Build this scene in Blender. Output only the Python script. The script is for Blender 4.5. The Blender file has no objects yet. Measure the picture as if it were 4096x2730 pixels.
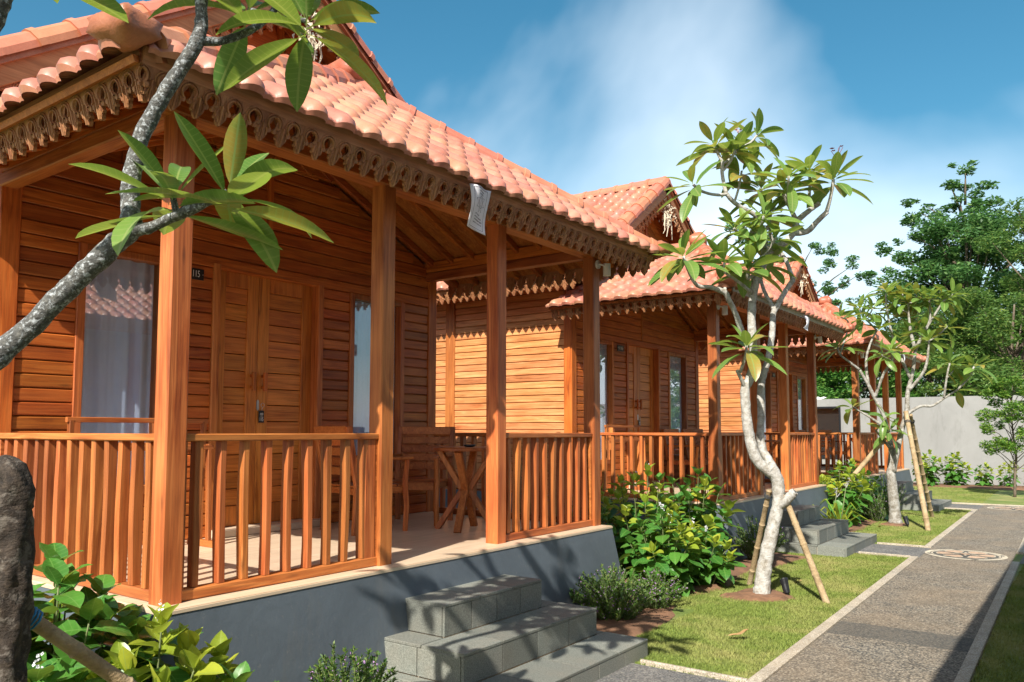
import bpy, bmesh, math, random
import numpy as np
from mathutils import Vector, Matrix, Quaternion

random.seed(7)
rng = np.random.default_rng(7)
R = math.radians
SC = bpy.context.scene
COL = SC.collection
V = Vector

# ------------------------------------------------------------------ camera
cam_d = bpy.data.cameras.new("camera")
cam = bpy.data.objects.new("camera", cam_d)
COL.objects.link(cam)
cam_d.sensor_width = 36.0
cam_d.lens = 3210.7 / 4096 * 36.0
cam_d.shift_y = 129.05 / 4096
cam_d.clip_start = 0.05
cam_d.clip_end = 2000
_yaw, _pit, _rol = R(36.1055), R(4.1345), R(0.0852)
_d = V((-math.sin(_yaw) * math.cos(_pit), math.cos(_yaw) * math.cos(_pit), math.sin(_pit)))
_r = V((math.cos(_yaw), math.sin(_yaw), 0))
_u = _r.cross(_d)
_r2 = _r * math.cos(_rol) + _u * math.sin(_rol)
_u2 = -_r * math.sin(_rol) + _u * math.cos(_rol)
cam.matrix_world = Matrix(((_r2.x, _u2.x, -_d.x, 0), (_r2.y, _u2.y, -_d.y, 0), (_r2.z, _u2.z, -_d.z, 1.6), (0, 0, 0, 1)))
SC.camera = cam

# ------------------------------------------------------------------ light
SUN_DIR = V((0.27, -0.966, 0.92)).normalized()      # towards the sun
sun_d = bpy.data.lights.new("sun", 'SUN')
sun = bpy.data.objects.new("sun", sun_d)
COL.objects.link(sun)
sun_d.energy = 4.5
sun_d.angle = R(0.55)
sun_d.color = (1.0, 0.93, 0.82)
sun.rotation_euler = SUN_DIR.to_track_quat('Z', 'Y').to_euler()
sun.location = (4, -14, 14)

W = bpy.data.worlds.new("World")
SC.world = W
W.use_nodes = True
wn, wl = W.node_tree.nodes, W.node_tree.links
wn.clear()
w_out = wn.new('ShaderNodeOutputWorld')
w_bg = wn.new('ShaderNodeBackground')
w_bg.inputs['Strength'].default_value = 0.085
sky = wn.new('ShaderNodeTexSky')
sky.sky_type = 'NISHITA'
sky.sun_disc = False
sky.sun_elevation = math.asin(SUN_DIR.z)
sky.sun_rotation = math.atan2(SUN_DIR.x, SUN_DIR.y)
sky.air_density = 1.0
sky.dust_density = 1.6
sky.ozone_density = 2.0
tc = wn.new('ShaderNodeTexCoord')
mp = wn.new('ShaderNodeMapping')
mp.inputs['Scale'].default_value = (1.0, 1.0, 1.5)
mp.inputs['Location'].default_value = (3.9, 3.2, 1.9)
mp.inputs['Rotation'].default_value = (0.2, 0.5, 0.6)
nz = wn.new('ShaderNodeTexNoise')
nz.inputs['Scale'].default_value = 1.15
nz.inputs['Detail'].default_value = 6
nz.inputs['Roughness'].default_value = 0.45
nz.inputs['Distortion'].default_value = 0.25
rp = wn.new('ShaderNodeValToRGB')
rp.color_ramp.elements[0].position = 0.46
rp.color_ramp.elements[1].position = 0.76
rp.color_ramp.elements[1].color = (0.9, 0.9, 0.9, 1)
mx = wn.new('ShaderNodeMix')
mx.data_type = 'RGBA'
mx.inputs[7].default_value = (11.5, 12.0, 12.4, 1)
gm = wn.new('ShaderNodeHueSaturation')
gm.inputs['Hue'].default_value = 0.475
gm.inputs['Saturation'].default_value = 1.32
gm.inputs['Value'].default_value = 0.92
wl.new(tc.outputs['Generated'], mp.inputs['Vector'])
wl.new(mp.outputs['Vector'], nz.inputs['Vector'])
wl.new(nz.outputs['Fac'], rp.inputs['Fac'])
wl.new(rp.outputs['Color'], mx.inputs[0])
wl.new(sky.outputs['Color'], gm.inputs['Color'])
wl.new(gm.outputs['Color'], mx.inputs[6])
wl.new(mx.outputs[2], w_bg.inputs['Color'])
wl.new(w_bg.outputs['Background'], w_out.inputs['Surface'])

SC.view_settings.view_transform = 'Standard'
SC.view_settings.look = 'None'
SC.view_settings.exposure = 1.0
SC.view_settings.gamma = 1.0
SC.render.engine = 'CYCLES'
SC.cycles.max_bounces = 10
SC.cycles.diffuse_bounces = 7
SC.cycles.transparent_max_bounces = 8

# ------------------------------------------------------------------ materials
class NT:
    """tiny node-graph helper"""
    def __init__(s, name):
        s.m = bpy.data.materials.new(name)
        s.m.use_nodes = True
        s.t = s.m.node_tree
        s.b = s.t.nodes.get('Principled BSDF')
    def n(s, typ, **kw):
        nd = s.t.nodes.new('ShaderNode' + typ)
        for k, v in kw.items():
            if k in nd.inputs.keys():
                nd.inputs[k].default_value = v
            else:
                setattr(nd, k, v)
        return nd
    def l(s, a, b):
        s.t.links.new(a, b)
    def vec(s, kind='pos'):
        if kind == 'pos':
            return s.n('NewGeometry').outputs['Position']
        return s.n('TexCoord').outputs['Object']
    def rnd(s):
        return s.n('ObjectInfo').outputs['Random']
    def noise(s, vec, scale, detail=4, rough=0.55, dist=0.0):
        nd = s.n('TexNoise', Scale=scale, Detail=detail, Roughness=rough, Distortion=dist)
        if vec is not None:
            s.l(vec, nd.inputs['Vector'])
        return nd.outputs['Fac']
    def ramp(s, fac, stops):
        nd = s.n('ValToRGB')
        cr = nd.color_ramp
        while len(cr.elements) < len(stops):
            cr.elements.new(0.5)
        for e, (p, c) in zip(cr.elements, stops):
            e.position = p
            e.color = (c, c, c, 1) if isinstance(c, (int, float)) else (*c, 1)
        s.l(fac, nd.inputs['Fac'])
        return nd.outputs['Color']
    def mix(s, fac, a, b, mode='MIX'):
        nd = s.n('Mix', data_type='RGBA', blend_type=mode)
        for i, x in ((0, fac), (6, a), (7, b)):
            if isinstance(x, (int, float)):
                nd.inputs[i].default_value = x if i == 0 else (x, x, x, 1)
            elif isinstance(x, tuple):
                nd.inputs[i].default_value = (*x, 1)
            else:
                s.l(x, nd.inputs[i])
        return nd.outputs[2]
    def math(s, op, a, b=None, c=None):
        nd = s.n('Math', operation=op)
        for i, x in enumerate((a, b, c)):
            if x is None:
                continue
            if isinstance(x, (int, float)):
                nd.inputs[i].default_value = x
            else:
                s.l(x, nd.inputs[i])
        return nd.outputs[0]
    def mapping(s, vec, scale=(1, 1, 1), loc=(0, 0, 0), rot=(0, 0, 0)):
        nd = s.n('Mapping', Scale=scale, Location=loc, Rotation=rot)
        s.l(vec, nd.inputs['Vector'])
        return nd
    def bump(s, h, strength, dist=0.01):
        nd = s.n('Bump', Strength=strength, Distance=dist)
        s.l(h, nd.inputs['Height'])
        s.l(nd.outputs['Normal'], s.b.inputs['Normal'])
    def col(s, c):
        if isinstance(c, tuple):
            s.b.inputs['Base Color'].default_value = (*c, 1)
        else:
            s.l(c, s.b.inputs['Base Color'])
    def rough(s, v):
        if isinstance(v, (int, float)):
            s.b.inputs['Roughness'].default_value = v
        else:
            s.l(v, s.b.inputs['Roughness'])
    def set(s, **kw):
        for k, v in kw.items():
            s.b.inputs[k.replace('_', ' ')].default_value = v


def varied(t, c, amt=0.25, hue=0.02):
    """brightness and hue drift from piece to piece"""
    r = t.rnd()
    isl = t.n('NewGeometry').outputs['Random Per Island']
    rr = t.math('FRACT', t.math('ADD', r, t.math('MULTIPLY', isl, 3.7)))
    hs = t.n('HueSaturation')
    t.l(t.math('MULTIPLY_ADD', rr, 2 * amt, 1 - amt), hs.inputs['Value'])
    r2 = t.math('FRACT', t.math('MULTIPLY', rr, 17.3))
    t.l(t.math('MULTIPLY_ADD', r2, 2 * hue, 0.5 - hue), hs.inputs['Hue'])
    t.l(c, hs.inputs['Color'])
    return hs.outputs['Color']


def wood(name, axis, dark, mid, light, rough=0.5, amt=0.27, coat=0.05):
    t = NT(name)
    pos = t.vec()
    off = t.n('CombineXYZ')
    r = t.rnd()
    for i in range(3):
        t.l(t.math('MULTIPLY', r, (13.1, 29.7, 47.3)[i]), off.inputs[i])
    add = t.n('VectorMath', operation='ADD')
    t.l(pos, add.inputs[0])
    t.l(off.outputs[0], add.inputs[1])
    lo, hi = 1.1, 17.0
    sc = {'x': (lo, hi, hi), 'y': (hi, lo, hi), 'z': (hi, hi, lo)}[axis]
    m1 = t.mapping(add.outputs[0], sc).outputs[0]
    sc2 = {'x': (3, 110, 110), 'y': (110, 3, 110), 'z': (110, 110, 3)}[axis]
    m2 = t.mapping(add.outputs[0], sc2).outputs[0]
    n1 = t.noise(m1, 1.0, 5, 0.6, 1.6)
    n2 = t.noise(m2, 1.0, 3, 0.6)
    n3 = t.noise(add.outputs[0], 2.2, 2, 0.5)
    base = t.ramp(n1, [(0.30, dark), (0.47, mid), (0.70, light)])
    fine = t.ramp(n2, [(0.32, 0.55), (0.6, 1.0)])
    c = t.mix(0.75, base, fine, 'MULTIPLY')
    c = t.mix(t.ramp(n3, [(0.35, 0.0), (0.75, 0.5)]), c, light)
    # knots
    vo = t.n('TexVoronoi', Scale=1.0)
    sk = {'x': (1.6, 7, 7), 'y': (7, 1.6, 7), 'z': (7, 7, 1.6)}[axis]
    t.l(t.mapping(add.outputs[0], sk).outputs[0], vo.inputs['Vector'])
    kn = t.ramp(vo.outputs['Distance'], [(0.0, 0.35), (0.1, 1.0)])
    c = t.mix(0.8, c, kn, 'MULTIPLY')
    t.col(varied(t, c, amt, 0.006))
    t.rough(t.ramp(n2, [(0.2, rough + 0.12), (0.8, rough - 0.06)]))
    t.set(Coat_Weight=coat, Coat_Roughness=0.25, Specular_IOR_Level=0.4)
    t.bump(n2, 0.12, 0.004)
    return t.m


TD, TM, TL = (0.19, 0.033, 0.0035), (0.40, 0.088, 0.010), (0.56, 0.165, 0.030)
WD = {a: wood('teak_' + a, a, TD, TM, TL) for a in 'xyz'}
WL = {a: wood('teak_light_' + a, a, (0.20, 0.040, 0.007), (0.37, 0.096, 0.020), (0.54, 0.185, 0.050)) for a in 'xyz'}
WF = {a: wood('teak_weathered_' + a, a, (0.19, 0.068, 0.026), (0.33, 0.135, 0.055), (0.46, 0.225, 0.105), 0.6, 0.12, 0.0) for a in 'xyz'}

WO = {a: wood('teak_door_' + a, a, (0.29, 0.070, 0.009), (0.54, 0.165, 0.024), (0.70, 0.26, 0.050), 0.45, 0.14) for a in 'xyz'}
WP = {a: wood('teak_sunlit_' + a, a, (0.30, 0.090, 0.024), (0.54, 0.200, 0.066), (0.74, 0.35, 0.145), 0.42, 0.2) for a in 'xyz'}  # paler teak for the side planks, with sunlight put into its colour
WG = {'y': wood('sun_bleached_y', 'y', (0.22, 0.18, 0.145), (0.36, 0.31, 0.26), (0.48, 0.43, 0.37), 0.7, 0.08, 0.0)}


def clay(name, c1, c2, rough=0.5, amt=0.14, bump=0.15):
    t = NT(name)
    p = t.vec()
    n = t.noise(p, 6, 5, 0.6)
    n2 = t.noise(p, 70, 3, 0.6)
    c = t.ramp(n, [(0.3, c1), (0.7, c2)])
    c = t.mix(0.35, c, t.ramp(n2, [(0.3, 0.75), (0.65, 1.05)]), 'MULTIPLY')
    st = t.noise(p, 2.6, 6, 0.7, 0.6)
    c = t.mix(t.ramp(st, [(0.58, 0.0), (0.8, 0.45)]), c, (0.20, 0.095, 0.06))
    t.col(varied(t, c, amt, 0.010))
    t.rough(t.ramp(n2, [(0.3, rough + 0.1), (0.7, rough - 0.05)]))
    t.bump(n2, bump, 0.004)
    return t.m


M_TILE = clay('clay_tile', (0.37, 0.138, 0.083), (0.53, 0.232, 0.152), 0.40, 0.17)
M_RIDGE = clay('clay_ridge', (0.42, 0.145, 0.078), (0.52, 0.20, 0.118), 0.48, 0.08)
M_KNOB = clay('clay_mortar', (0.30, 0.092, 0.045), (0.42, 0.145, 0.078), 0.42, 0.05, 0.6)


def paint(name, c, rough=0.6, var=0.12, scale=3.0, bump=0.05, bscale=40, stain=None):
    t = NT(name)
    p = t.vec()
    n = t.noise(p, scale, 6, 0.65, 0.4)
    n2 = t.noise(p, bscale, 4, 0.6)
    lo = tuple(x * (1 - var) for x in c)
    hi = tuple(min(1, x * (1 + var)) for x in c)
    c = t.ramp(n, [(0.3, lo), (0.7, hi)])
    if stain:
        s1 = t.noise(t.mapping(p, (5, 5, 1.1)).outputs[0], 1.0, 6, 0.7, 0.4)
        c = t.mix(t.ramp(s1, [(0.55, 0.0), (0.8, 0.55)]), c, tuple(x * 0.6 for x in stain))
        s2 = t.noise(p, 22, 6, 0.75)
        c = t.mix(t.ramp(s2, [(0.60, 0.0), (0.78, 0.6)]), c, stain)
    t.col(c)
    t.rough(rough)
    t.bump(n2, bump, 0.01)
    return t.m


M_PLINTH = paint('plinth_paint', (0.082, 0.102, 0.124), 0.55, 0.2, 1.6, 0.25, 14, (0.20, 0.20, 0.19))
M_EDGE = paint('floor_edge_tile', (0.60, 0.47, 0.34), 0.4, 0.06)
M_GREYWALL = paint('grey_render', (0.25, 0.25, 0.245), 0.85, 0.14, 0.7, 0.25, 60, (0.19, 0.185, 0.175))
M_WHITE = paint('white_paint', (0.78, 0.78, 0.76), 0.45, 0.04)
M_BLACK = paint('black_plastic', (0.012, 0.013, 0.016), 0.35, 0.1)
M_DARK = paint('dark_interior', (0.02, 0.018, 0.016), 0.9, 0.1)  # near-black colour puts in the shade behind windows and doors
M_METAL = paint('brushed_metal', (0.55, 0.55, 0.55), 0.3, 0.1)
M_METAL.node_tree.nodes['Principled BSDF'].inputs['Metallic'].default_value = 0.9
M_INK = paint('banner_ink', (0.03, 0.03, 0.06), 0.8, 0.1)
M_LETTER = paint('letter_white', (0.8, 0.82, 0.85), 0.5, 0.02)
M_TWINE = paint('twine', (0.05, 0.055, 0.06), 0.8, 0.2)
M_BLUE = paint('blue_twine', (0.02, 0.22, 0.42), 0.5, 0.1)
M_HUSK = paint('dry_husk', (0.58, 0.52, 0.40), 0.8, 0.25, 20)
M_SOIL = paint('bed_soil', (0.17, 0.088, 0.048), 0.95, 0.4, 5, 0.9, 45)
M_FLOORTILE = None


def floor_tile_mat():
    t = NT('beige_floor_tile')
    p = t.vec()
    m = t.mapping(p, (22, 1.6, 1)).outputs[0]
    n = t.noise(m, 1.0, 5, 0.6, 0.5)
    c = t.ramp(n, [(0.3, (0.56, 0.42, 0.29)), (0.7, (0.70, 0.55, 0.40))])
    t.col(varied(t, c, 0.05, 0.004))
    t.rough(0.28)
    return t.m


M_FLOORTILE = floor_tile_mat()


def stone_mat():
    t = NT('grey_green_stone')
    p = t.vec()
    n = t.noise(p, 130, 4, 0.7)
    n2 = t.noise(p, 4, 5, 0.6)
    vo = t.n('TexVoronoi', Scale=75.0)
    t.l(p, vo.inputs['Vector'])
    c = t.ramp(n, [(0.28, (0.065, 0.073, 0.066)), (0.5, (0.16, 0.17, 0.15)), (0.75, (0.29, 0.30, 0.27))])
    pit = t.ramp(vo.outputs['Distance'], [(0.04, 0.35), (0.14, 1.0)])
    c = t.mix(0.6, c, pit, 'MULTIPLY')
    c = t.mix(t.ramp(n2, [(0.45, 0.0), (0.8, 0.35)]), c, (0.24, 0.20, 0.15))
    t.col(varied(t, c, 0.2, 0.02))
    t.rough(0.62)
    t.bump(n, 0.35, 0.004)
    return t.m


M_STONE = stone_mat()
M_GROUT = paint('pale_grout', (0.55, 0.46, 0.35), 0.9, 0.2)


def pebble(name, cols, scale, dirt, rough=0.8, tint=None):
    t = NT(name)
    p = t.vec()
    vo = t.n('TexVoronoi', Scale=scale)
    t.l(p, vo.inputs['Vector'])
    bw = t.n('RGBToBW')
    t.l(vo.outputs['Color'], bw.inputs[0])
    c = t.ramp(bw.outputs[0], [(0.15 + 0.7 * i / (len(cols) - 1), q) for i, q in enumerate(cols)])
    gap = t.ramp(vo.outputs['Distance'], [(0.35, 1.0), (0.75, 0.45)])
    c = t.mix(0.8, c, gap, 'MULTIPLY')
    n = t.noise(p, 1.1, 6, 0.62, 0.5)
    c = t.mix(t.ramp(n, [(0.35, 0.0), (0.75, 0.55)]), c, dirt)
    n2 = t.noise(p, 3.5, 5, 0.6)
    c = t.mix(0.7, c, t.ramp(n2, [(0.3, 0.7), (0.7, 1.15)]), 'MULTIPLY')
    if tint:
        c = tint(t, p, c)
    t.col(c)
    t.rough(rough)
    t.bump(vo.outputs['Distance'], 0.6, 0.006)
    return t.m


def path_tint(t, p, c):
    """a darker band across the gravel of the path"""
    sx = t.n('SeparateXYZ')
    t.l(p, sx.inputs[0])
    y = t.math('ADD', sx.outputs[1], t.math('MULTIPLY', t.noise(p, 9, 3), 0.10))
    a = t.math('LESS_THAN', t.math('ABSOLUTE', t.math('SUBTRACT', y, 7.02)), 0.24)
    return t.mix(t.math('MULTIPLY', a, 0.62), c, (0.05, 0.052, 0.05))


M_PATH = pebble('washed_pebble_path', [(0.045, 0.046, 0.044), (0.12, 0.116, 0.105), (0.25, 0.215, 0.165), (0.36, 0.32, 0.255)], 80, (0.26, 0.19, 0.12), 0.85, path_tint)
M_SIDEPATH = pebble('dark_pebble_side_path', [(0.06, 0.065, 0.07), (0.15, 0.155, 0.16), (0.27, 0.26, 0.235)], 85, (0.18, 0.155, 0.13))
M_KERB = pebble('pale_pebble_kerb', [(0.36, 0.31, 0.24), (0.52, 0.46, 0.37), (0.62, 0.57, 0.49)], 110, (0.42, 0.33, 0.22))
M_MOS_W = pebble('cream_mosaic', [(0.58, 0.51, 0.39), (0.70, 0.63, 0.51)], 120, (0.55, 0.47, 0.35))
M_MOS_P = pebble('pink_mosaic', [(0.50, 0.33, 0.22), (0.60, 0.42, 0.30)], 120, (0.48, 0.34, 0.24))
M_MOS_D = pebble('dark_mosaic', [(0.06, 0.062, 0.06), (0.13, 0.13, 0.12)], 120, (0.12, 0.11, 0.09))


def grass_mat(name, ground):
    t = NT(name)
    p = t.vec()
    n = t.noise(p, 1.3, 6, 0.65, 0.3)
    n2 = t.noise(p, 60 if ground else 9, 4, 0.7)
    g1, g2, dry = (0.085, 0.135, 0.022), (0.165, 0.225, 0.042), (0.40, 0.33, 0.15)
    c = t.ramp(n2, [(0.3, g1), (0.7, g2)])
    c = t.mix(t.ramp(n, [(0.44, 0.0), (0.70, 0.6)]), c, dry)
    if not ground:
        isl = t.n('NewGeometry').outputs['Random Per Island']
        c = t.mix(t.math('MULTIPLY', isl, 0.35), c, (0.30, 0.32, 0.09))
    t.col(c)
    t.rough(0.75)
    if ground:
        t.bump(n2, 0.8, 0.02)
    else:
        t.set(Transmission_Weight=0.0, Specular_IOR_Level=0.2)
    return t.m


M_TURF = grass_mat('turf_soil', True)
M_BLADE = grass_mat('grass_blade', False)


def leaf_mat(name, c1, c2, vein, odd=None, oddp=0.12, gloss=0.35, vscale=30.0, trans=0.35):
    """leaf with midrib and side veins drawn in leaf space (x along, y across)"""
    t = NT(name)
    o = t.vec('obj')
    sx = t.n('SeparateXYZ')
    t.l(o, sx.inputs[0])
    ay = t.math('ABSOLUTE', sx.outputs[1])
    mid = t.math('LESS_THAN', ay, 0.012)
    w = t.math('ADD', sx.outputs[0], t.math('MULTIPLY', ay, -0.35))
    sv = t.math('GREATER_THAN', t.math('SINE', t.math('MULTIPLY', w, vscale * 6.283)), 0.86)
    vm = t.math('MAXIMUM', mid, t.math('MULTIPLY', sv, 0.45))
    r = t.rnd()
    c = t.mix(r, c1, c2)
    n = t.noise(o, 5, 4, 0.6)
    c = t.mix(0.4, c, t.ramp(n, [(0.3, 0.75), (0.7, 1.15)]), 'MULTIPLY')
    if odd:
        r2 = t.math('FRACT', t.math('MULTIPLY', r, 23.7))
        n2 = t.noise(o, 2.5, 5, 0.65)
        f = t.math('MULTIPLY', t.math('LESS_THAN', r2, oddp), t.ramp(n2, [(0.32, 0.0), (0.55, 1.0)]))
        c = t.mix(f, c, odd)
    c = t.mix(vm, c, vein)
    t.col(c)
    t.rough(gloss)
    t.set(Specular_IOR_Level=0.5)
    # light passes through the blade
    tr = t.n('BsdfTranslucent')
    t.l(t.mix(0.5, c, (0.45, 0.55, 0.06), 'MIX'), tr.inputs['Color'])
    ms = t.n('MixShader')
    ms.inputs[0].default_value = trans
    out = t.t.nodes.get('Material Output')
    t.l(t.b.outputs[0], ms.inputs[1])
    t.l(tr.outputs[0], ms.inputs[2])
    t.l(ms.outputs[0], out.inputs['Surface'])
    return t.m


M_FRANG = leaf_mat('frangipani_leaf', (0.080, 0.185, 0.040), (0.170, 0.290, 0.055), (0.26, 0.34, 0.10), (0.34, 0.25, 0.05), 0.14, 0.34, 17, 0.38)
M_CROT = leaf_mat('shrub_leaf_dark', (0.036, 0.140, 0.024), (0.085, 0.235, 0.036), (0.13, 0.27, 0.06), None, 0, 0.26, 8, 0.28)
M_LIME = leaf_mat('shrub_leaf_lime', (0.24, 0.34, 0.030), (0.42, 0.45, 0.045), (0.34, 0.42, 0.08), None, 0, 0.35, 8, 0.4)
M_DRYLEAF = leaf_mat('fallen_leaf', (0.34, 0.20, 0.085), (0.45, 0.29, 0.13), (0.5, 0.36, 0.2), None, 0, 0.6, 12, 0.1)


def foliage_mat(name, c1, c2, c3=None, trans=0.3):
    t = NT(name)
    isl = t.n('NewGeometry').outputs['Random Per Island']
    c = t.ramp(isl, [(0.0, c1), (0.7, c2), (1.0, c3 or c2)])
    n = t.noise(t.vec(), 0.9, 3)
    c = t.mix(0.6, c, t.ramp(n, [(0.3, 0.7), (0.7, 1.2)]), 'MULTIPLY')
    t.col(c)
    t.rough(0.5)
    tr = t.n('BsdfTranslucent')
    t.l(c, tr.inputs['Color'])
    ms = t.n('MixShader')
    ms.inputs[0].default_value = trans
    out = t.t.nodes.get('Material Output')
    t.l(t.b.outputs[0], ms.inputs[1])
    t.l(tr.outputs[0], ms.inputs[2])
    t.l(ms.outputs[0], out.inputs['Surface'])
    return t.m


M_FOL_A = foliage_mat('tree_foliage', (0.055, 0.155, 0.045), (0.105, 0.240, 0.062), (0.18, 0.31, 0.08), 0.45)
M_FOL_B = foliage_mat('feathery_foliage', (0.075, 0.165, 0.035), (0.14, 0.26, 0.055), (0.26, 0.34, 0.075), 0.5)
M_FOL_C = foliage_mat('bright_foliage', (0.06, 0.19, 0.035), (0.125, 0.30, 0.05), (0.22, 0.37, 0.07), 0.5)
M_CUPH = foliage_mat('cuphea_leaf', (0.055, 0.135, 0.024), (0.11, 0.215, 0.04), (0.24, 0.32, 0.06), 0.4)
M_PURPLE = foliage_mat('purple_flower', (0.36, 0.18, 0.45), (0.50, 0.30, 0.58))
M_WFLOWER = foliage_mat('white_flower', (0.66, 0.66, 0.72), (0.80, 0.80, 0.82))
M_PINK = foliage_mat('pink_flower', (0.55, 0.14, 0.16), (0.75, 0.38, 0.30))
M_BUD = foliage_mat('red_bud', (0.16, 0.02, 0.05), (0.28, 0.05, 0.08))


def bark(name, cols, scale=14, ring=0.0, white=None, wt=(0.42, 0.58, 0.9)):
    t = NT(name)
    p = t.vec()
    n = t.noise(p, scale, 6, 0.7, 0.4)
    c = t.ramp(n, [(0.25 + 0.5 * i / (len(cols) - 1), q) for i, q in enumerate(cols)])
    n2 = t.noise(t.mapping(p, (45, 45, 70)).outputs[0], 1.0, 4, 0.65)
    c = t.mix(0.55, c, t.ramp(n2, [(0.3, 0.6), (0.65, 1.1)]), 'MULTIPLY')
    if white:
        w = t.noise(p, ring or 9, 6, 0.7, 0.3)
        c = t.mix(t.ramp(w, [(wt[0], 0.0), (wt[1], wt[2])]), c, white)
        c = t.mix(0.35, c, t.ramp(n2, [(0.3, 0.55), (0.6, 1.05)]), 'MULTIPLY')
    t.col(c)
    t.rough(0.85)
    t.bump(n2, 0.7, 0.012)
    return t.m


def sheer(name, c, k):
    t = NT(name)
    t.col(c)
    t.rough(0.9)
    tr = t.n('BsdfTranslucent')
    tr.inputs['Color'].default_value = (*c, 1)
    ms = t.n('MixShader')
    ms.inputs[0].default_value = k
    t.l(t.b.outputs[0], ms.inputs[1])
    t.l(tr.outputs[0], ms.inputs[2])
    t.l(ms.outputs[0], t.t.nodes.get('Material Output').inputs['Surface'])
    return t.m


M_CLOTH = sheer('banner_cloth', (0.93, 0.93, 0.96), 0.5)
M_BARK2 = bark('pale_frangipani_bark', [(0.17, 0.145, 0.11), (0.30, 0.275, 0.23), (0.44, 0.42, 0.38)], 26, 17, (0.52, 0.52, 0.50), (0.38, 0.60, 0.8))
M_BARK3 = bark('grey_frangipani_bark', [(0.12, 0.10, 0.075), (0.22, 0.20, 0.165), (0.36, 0.34, 0.30)], 26, 14, (0.46, 0.46, 0.44), (0.44, 0.62, 0.75))
M_BARK1 = bark('grey_lichen_bark', [(0.03, 0.03, 0.028), (0.085, 0.085, 0.08), (0.19, 0.185, 0.165)], 60, 62, (0.42, 0.45, 0.47), (0.52, 0.60, 0.8))
M_STUMP = bark('dark_stump_bark', [(0.007, 0.005, 0.0035), (0.03, 0.020, 0.013), (0.09, 0.065, 0.045)], 34, 16, (0.14, 0.12, 0.10), (0.52, 0.60, 0.8))
M_BARKB = bark('brown_bark', [(0.06, 0.045, 0.03), (0.13, 0.10, 0.07), (0.22, 0.18, 0.13)], 8)
M_TWIG = paint('green_twig', (0.13, 0.16, 0.06), 0.7, 0.2)
M_BAMBOO = bark('dry_bamboo', [(0.20, 0.135, 0.065), (0.37, 0.27, 0.15), (0.50, 0.39, 0.25)], 7)


def glass_mat():
    t = NT('window_glass')
    g = t.n('BsdfGlossy', Roughness=0.0)
    g.inputs['Color'].default_value = (0.9, 0.93, 0.97, 1)
    tr = t.n('BsdfTransparent')
    tr.inputs['Color'].default_value = (0.96, 0.97, 0.98, 1)
    lw = t.n('LayerWeight', Blend=0.5)
    ms = t.n('MixShader')
    t.l(t.math('MULTIPLY_ADD', t.math('POWER', lw.outputs['Facing'], 3.0), 0.75, 0.13), ms.inputs[0])
    t.l(tr.outputs[0], ms.inputs[1])
    t.l(g.outputs[0], ms.inputs[2])
    t.l(ms.outputs[0], t.t.nodes.get('Material Output').inputs['Surface'])
    return t.m


M_GLASS = glass_mat()
M_CURTAIN = paint('sheer_curtain', (0.64, 0.76, 0.98), 0.9, 0.04, 8, 0.05, 200)

# ------------------------------------------------------------------ object helpers
def tag(o, label=None, cat=None, group=None, kind=None):
    if label: o['label'] = label
    if cat: o['category'] = cat
    if group: o['group'] = group
    if kind: o['kind'] = kind
    return o


def mesh_from(name, verts, faces, mat=None, smooth=False):
    me = bpy.data.meshes.new(name)
    me.from_pydata([tuple(v) for v in verts], [], [tuple(f) for f in faces])
    if mat: me.materials.append(mat)
    if smooth:
        me.polygons.foreach_set('use_smooth', [True] * len(me.polygons))
    me.update()
    return me


def ob(name, me, parent=None, loc=(0, 0, 0), rot=None, mtx=None, scale=None):
    o = bpy.data.objects.new(name, me)
    COL.objects.link(o)
    if parent is not None: o.parent = parent
    if mtx is not None:
        o.matrix_local = mtx
    else:
        o.location = loc
        if rot is not None: o.rotation_euler = rot
        if scale is not None: o.scale = (scale,) * 3 if isinstance(scale, (int, float)) else scale
    return o


def empty(name, loc, label, cat, group=None, rotz=0.0):
    o = bpy.data.objects.new(name, None)
    COL.objects.link(o)
    o.location = loc
    o.rotation_euler = (0, 0, rotz)
    o.empty_display_size = 0.2
    return tag(o, label, cat, group)


class MB:
    """collects shapes into one mesh"""
    def __init__(s):
        s.v, s.f = [], []
    def add(s, vs, fs):
        n = len(s.v)
        s.v += [tuple(v) for v in vs]
        s.f += [tuple(i + n for i in f) for f in fs]
        return s
    def box(s, x0, x1, y0, y1, z0, z1, c=0.0, axis=None):
        d = (x1 - x0, y1 - y0, z1 - z0)
        vs, fs = cbox_data(*d, c, axis)
        m = ((x0 + x1) / 2, (y0 + y1) / 2, (z0 + z1) / 2)
        return s.add([(v[0] + m[0], v[1] + m[1], v[2] + m[2]) for v in vs], fs)
    def tube(s, pts, rad, n=8, cap=True):
        vs, fs = tube_data(pts, rad, n, cap)
        return s.add(vs, fs)
    def beam(s, a, b, w, h, up=(0, 0, 1), c=0.003):
        a, b = V(a), V(b)
        x = (b - a).normalized()
        y = V(up).cross(x).normalized()
        z = x.cross(y)
        vs, fs = cbox_data((b - a).length, w, h, c, 'x')
        m = (a + b) / 2
        return s.add([m + x * v[0] + y * v[1] + z * v[2] for v in vs], fs)
    def prism(s, poly, o, e1, e2, n, t0, t1):
        """extrude a 2D polygon (in e1,e2 about o) along n from t0 to t1"""
        o, e1, e2, n = V(o), V(e1), V(e2), V(n)
        k = len(poly)
        vs = [o + e1 * a + e2 * b + n * t0 for a, b in poly] + [o + e1 * a + e2 * b + n * t1 for a, b in poly]
        fs = [tuple(range(k))[::-1], tuple(range(k, 2 * k))] + [(i, (i + 1) % k, k + (i + 1) % k, k + i) for i in range(k)]
        return s.add(vs, fs)
    def mesh(s, name, mat, smooth=False):
        return mesh_from(name, s.v, s.f, mat, smooth)
    def build(s, name, mat, parent=None, smooth=False, **kw):
        me = s.mesh(name, mat, smooth)
        return ob(name, fixn(me), parent, **kw)


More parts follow.
